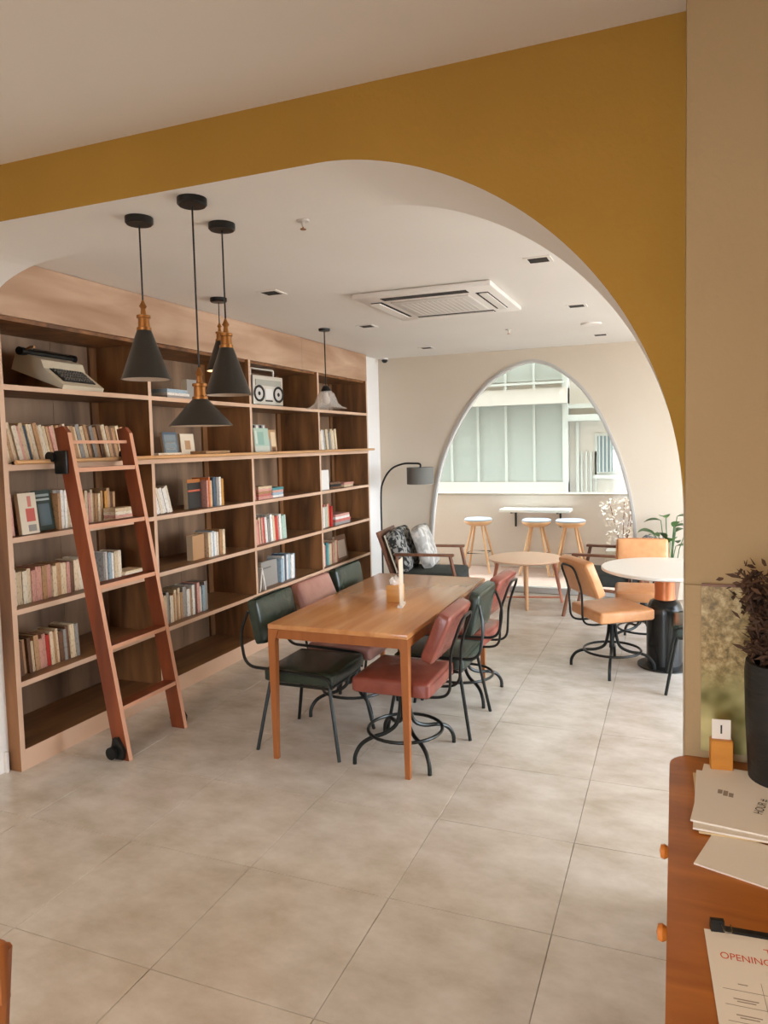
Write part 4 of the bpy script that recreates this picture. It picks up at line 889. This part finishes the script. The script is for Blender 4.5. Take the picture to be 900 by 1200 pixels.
# print panel against the pillar
def foliage_print():
    m = bpy.data.materials.new('foliage_print'); m.use_nodes = True; nt = m.node_tree; b = nt.nodes['Principled BSDF']; b.inputs['Roughness'].default_value = 0.3
    tc = nt.nodes.new('ShaderNodeTexCoord'); n = nt.nodes.new('ShaderNodeTexNoise'); n.inputs['Scale'].default_value = 48; n.inputs['Detail'].default_value = 7; n.inputs['Distortion'].default_value = 0.25; n.inputs['Roughness'].default_value = 0.7
    nt.links.new(tc.outputs['Object'], n.inputs[0])
    r = nt.nodes.new('ShaderNodeValToRGB'); e = r.color_ramp.elements
    e[0].position = 0.3; e[0].color = rgb(66, 58, 26); e[1].position = 0.72; e[1].color = rgb(206, 186, 140)
    x = e.new(0.5); x.color = rgb(150, 124, 72)
    nt.links.new(n.outputs['Fac'], r.inputs[0])
    n2 = nt.nodes.new('ShaderNodeTexNoise'); n2.inputs['Scale'].default_value = 9; n2.inputs['Detail'].default_value = 2; nt.links.new(tc.outputs['Object'], n2.inputs[0])
    r2 = nt.nodes.new('ShaderNodeValToRGB'); e = r2.color_ramp.elements
    e[0].position = 0.35; e[0].color = rgb(104, 96, 40); e[1].position = 0.65; e[1].color = rgb(196, 182, 124)
    nt.links.new(n2.outputs['Fac'], r2.inputs[0])
    sp = nt.nodes.new('ShaderNodeSeparateXYZ'); nt.links.new(tc.outputs['Object'], sp.inputs[0])
    mr = nt.nodes.new('ShaderNodeMapRange'); mr.inputs[1].default_value = -0.06; mr.inputs[2].default_value = 0.02; nt.links.new(sp.outputs['Z'], mr.inputs[0])
    mx = nt.nodes.new('ShaderNodeMix'); mx.data_type = 'RGBA'; nt.links.new(mr.outputs[0], mx.inputs[0]); nt.links.new(r2.outputs[0], mx.inputs[6]); nt.links.new(r.outputs[0], mx.inputs[7])
    nt.links.new(mx.outputs[2], b.inputs['Base Color']); return m
pp = empty('plant_print', (0.29, YP - 0.008, CZ), 0, 'printed panel of blurry green and straw foliage against the pillar behind the vase', 'picture')
MB().box((0, 0.001, 0.232), (0.528, 0.01, 0.462)).build('mount_board', M_pillar, pp)
MB().box((0, 0, 0), (0.45, 0.006, 0.44)).build('print', foliage_print(), pp, loc=(0.0, -0.008, 0.243))
MB().box((0, 0, 0), (0.45, 0.008, 0.006)).build('top_edge', M_charwood, pp, loc=(0.0, -0.008, 0.466))
# vase with dried branches
vz = empty('black_vase', (0.242, 1.885, CZ), 0, 'tall matt black vase holding dried brown branches on the counter', 'vase')
MB().shell([(0.0, 0), (0.066, 0), (0.072, 0.01), (0.08, 0.16), (0.083, 0.28), (0.08, 0.305), (0.07, 0.305), (0.07, 0.28), (0.066, 0.02), (0.0, 0.02)], 32).build('vase_body', M_vase, vz)
db = empty('dried_bouquet', (0.242, 1.885, CZ + 0.021), 0, 'bunch of dark dried twigs with crinkled leaves standing in the black vase', 'dried plant')
random.seed(21)
for k in range(16):
    a = k * 2.4; r = 0.03 + 0.09 * random.random(); z = 0.38 + 0.14 * random.random(); p1 = Vector((0.02 * math.cos(a), 0.02 * math.sin(a), 0.0)); p2 = Vector((0.045 * math.cos(a), 0.045 * math.sin(a), 0.26)); p3 = Vector((r * math.cos(a), 0.6 * r * math.sin(a), z))
    pts = spline([p1, p2, p3], 5); st = MB().tube(pts, 0.0022, 5).build('twig', M_dried, db)
    m = MB()
    for j in range(110):
        u = 0.45 + 0.55 * random.random(); i = min(int(u * 10), 9); c = Vector(pts[i]).lerp(Vector(pts[i + 1]), u * 10 - i) + Vector((random.gauss(0, 0.016), random.gauss(0, 0.016), random.gauss(0, 0.014)))
        L = random.uniform(0.018, 0.036); R = Euler((random.uniform(-1.2, 1.2), random.uniform(-1.2, 1.2), random.uniform(0, 6.28))).to_matrix().to_4x4()
        if c.z < 0.29: continue
        c.y = max(-0.07, min(0.05, c.y))
        m.add([(-0.003, 0, 0), (0.003, 0, 0), (0.004, L * 0.5, 0.004), (0, L, 0.0), (-0.004, L * 0.5, -0.002)], [(0, 1, 2, 3, 4)], 0, False, Matrix.Translation(c) @ R)
    if m.v: tag(m.build('dried_leaves', M_dried, st, fixn=False), kind='stuff')
# amber card block
cb = empty('card_block', (0.11, 1.905, CZ), 0.1, 'amber wooden block holding a small white card on the counter', 'card holder')
MB().rbox((0, 0, 0.045), (0.052, 0.03, 0.09), 0.002, 1).build('block', M_amber, cb)
MB().box((0, 0.0, 0.11), (0.044, 0.0012, 0.06)).build('card', M_paper, cb)
MB().box((0.0, -0.0009, 0.115), (0.004, 0.0004, 0.022)).build('printed_mark', M_ink, cb)
# papers
def text(s, size, m, parent, loc, rz, sx=1.0):
    c = bpy.data.curves.new('printed_text', 'FONT'); c.body = s; c.size = size; c.align_x = 'LEFT'
    o = bpy.data.objects.new('printed_text', c); COL.objects.link(o)
    dg = bpy.context.evaluated_depsgraph_get(); me = bpy.data.meshes.new_from_object(o.evaluated_get(dg)); bpy.data.objects.remove(o)
    me.materials.clear(); me.materials.append(m)
    o = bpy.data.objects.new('printed_text', me); COL.objects.link(o); o.parent = parent; o.location = loc; o.rotation_euler = (0, 0, rz); o.scale = (sx, 1, 1)
    return o
def sheet(name, corner, ang, wd, ht, z, t, m, label, group=None):
    """corner = top-left corner; sheet runs right (+u) and towards the viewer (-v)"""
    e = empty(name, (corner[0], corner[1], z), ang, label, 'paper', group)
    MB().box((wd / 2, -ht / 2, t / 2), (wd, ht, t)).build('sheet', m, e); return e
GP = 'papers on the counter'
def A(px, py, z): p = pix(px, py, 'z', z); return (p.x, p.y)
a = A(838, 972, CZ + 0.003); b = A(813, 1011, CZ + 0.003); ang = math.atan2(a[1] - b[1], a[0] - b[0]) - PI / 2
sheet('folded_menu', a, ang, 0.21, math.hypot(a[0] - b[0], a[1] - b[1]), CZ, 0.003, M_paper, 'blank white folded sheet under the menu pile, turned askew', GP)
sheet('menu_card', A(812, 905, CZ + 0.008), 0.02, 0.2, 0.285, CZ + 0.0035, 0.004, M_kraft, 'cream backing card at the bottom of the menu pile', GP)
sheet('menu_card', A(816, 902, CZ + 0.012), -0.05, 0.2, 0.29, CZ + 0.008, 0.004, M_paper, 'white menu second from the top of the pile', GP)
a = A(825, 894, CZ + 0.018); b = A(808, 963, CZ + 0.018); ang = math.atan2(a[1] - b[1], a[0] - b[0]) - PI / 2
mn = sheet('menu_card', a, ang, 0.21, 0.30, CZ + 0.0125, 0.004, M_paper, 'topmost white menu with dark sideways lettering', GP)
text('HOUR #', 0.026, M_ink, mn, (0.138, -0.215, 0.0046), PI / 2 - 0.15, 0.8)
text('HO', 0.02, M_ink, mn, (0.19, -0.09, 0.0046), PI / 2 - 0.15)
for k in range(3): MB().box((0.048 + 0.012 * k, -0.14 - 0.004 * k, 0.0043), (0.010, 0.02 + 0.006 * (k == 1), 0.0004)).build('printed_mark', M_greyink, mn)
cl = empty('opening_hours_sheet', (*A(825, 1086, CZ + 0.004), CZ), 0.0, 'clipped white sheet headed TET OPENING in orange letters', 'paper')
cl.location = (A(824, 1086, CZ + 0.004)[0], A(824, 1086, CZ + 0.004)[1], CZ)
cl.rotation_euler = (0, 0, 0.06)
MB().box((0.105, -0.15, 0.0015), (0.205, 0.293, 0.003)).build('backing_board', M_black, cl)
MB().box((0.105, -0.152, 0.0035), (0.208, 0.296, 0.001)).build('sheet', M_paper, cl)
MB().box((0.115, 0.0, 0.0045), (0.2, 0.012, 0.008)).build('top_strip', M_black, cl)
text('TET', 0.023, M_redink, cl, (0.088, -0.048, 0.0044), 0)
text('OPENING', 0.022, M_redink, cl, (0.019, -0.072, 0.0044), 0, 0.8)
MB().box((0.13, -0.1, 0.0042), (0.09, 0.0012, 0.0004)).build('printed_rule', M_redink, cl)
for k in range(5):
    y = -0.125 - k * 0.032
    MB().box((0.105, y - 0.014, 0.0042), (0.18, 0.0008, 0.0004)).build('printed_rule', M_greyink, cl)
    for j, (x, wd) in enumerate(((0.045, 0.035 if k else 0.014), (0.09, 0.013), (0.115, 0.013), (0.14, 0.013), (0.165, 0.013))):
        for i in range(2 if k else 1): MB().box((x, y - i * 0.005, 0.0042), (wd * (1 - 0.25 * i), 0.0018, 0.0004)).build('printed_line', M_greyink, cl)
MB().box((0.072, -0.19, 0.0042), (0.0008, 0.15, 0.0004)).build('printed_rule', M_greyink, cl)
clip = MB().prism([(-0.008, 0.004), (0.008, 0.004), (0.004, 0.022), (-0.004, 0.022)], 'x', -0.011, 0.011).build('binder_clip', M_black, cl, loc=(0.022, 0.0, 0), rot=(0, 0, 0.1))
MB().tube(fillet([(-0.008, -0.006, 0.018), (-0.006, -0.03, 0.02), (0.006, -0.03, 0.02), (0.008, -0.006, 0.018)], 0.008, 4), 0.0012, 6).build('wire_handle', M_steel, clip, loc=(0.012, 0, 0))

# wooden chair at the frame's edge, near the camera
wcx = pix(0, 1104, 'z', 0.80)
wch = empty('wooden_chair', (wcx.x - 0.21, wcx.y - 0.205, 0), PI, 'plain orange-brown wooden chair standing on the bare floor apart from the tables', 'chair')
MB().rbox((0, 0, 0.44), (0.42, 0.42, 0.03), 0.008, 2).build('seat', M_tableleg, wch)
for sx in (-1, 1):
    MB().tube([(sx * 0.18, 0.18, 0.43), (sx * 0.19, 0.19, 0)], 0.018, 8).build('leg', M_tableleg, wch)
    MB().tube([(sx * 0.19, -0.19, 0), (sx * 0.185, -0.19, 0.45), (sx * 0.2, -0.215, 0.78)], 0.018, 8).build('rear_leg', M_tableleg, wch)
MB().rbox((0, -0.205, 0.74), (0.44, 0.025, 0.12), 0.01, 2).build('backrest', M_tableleg, wch)
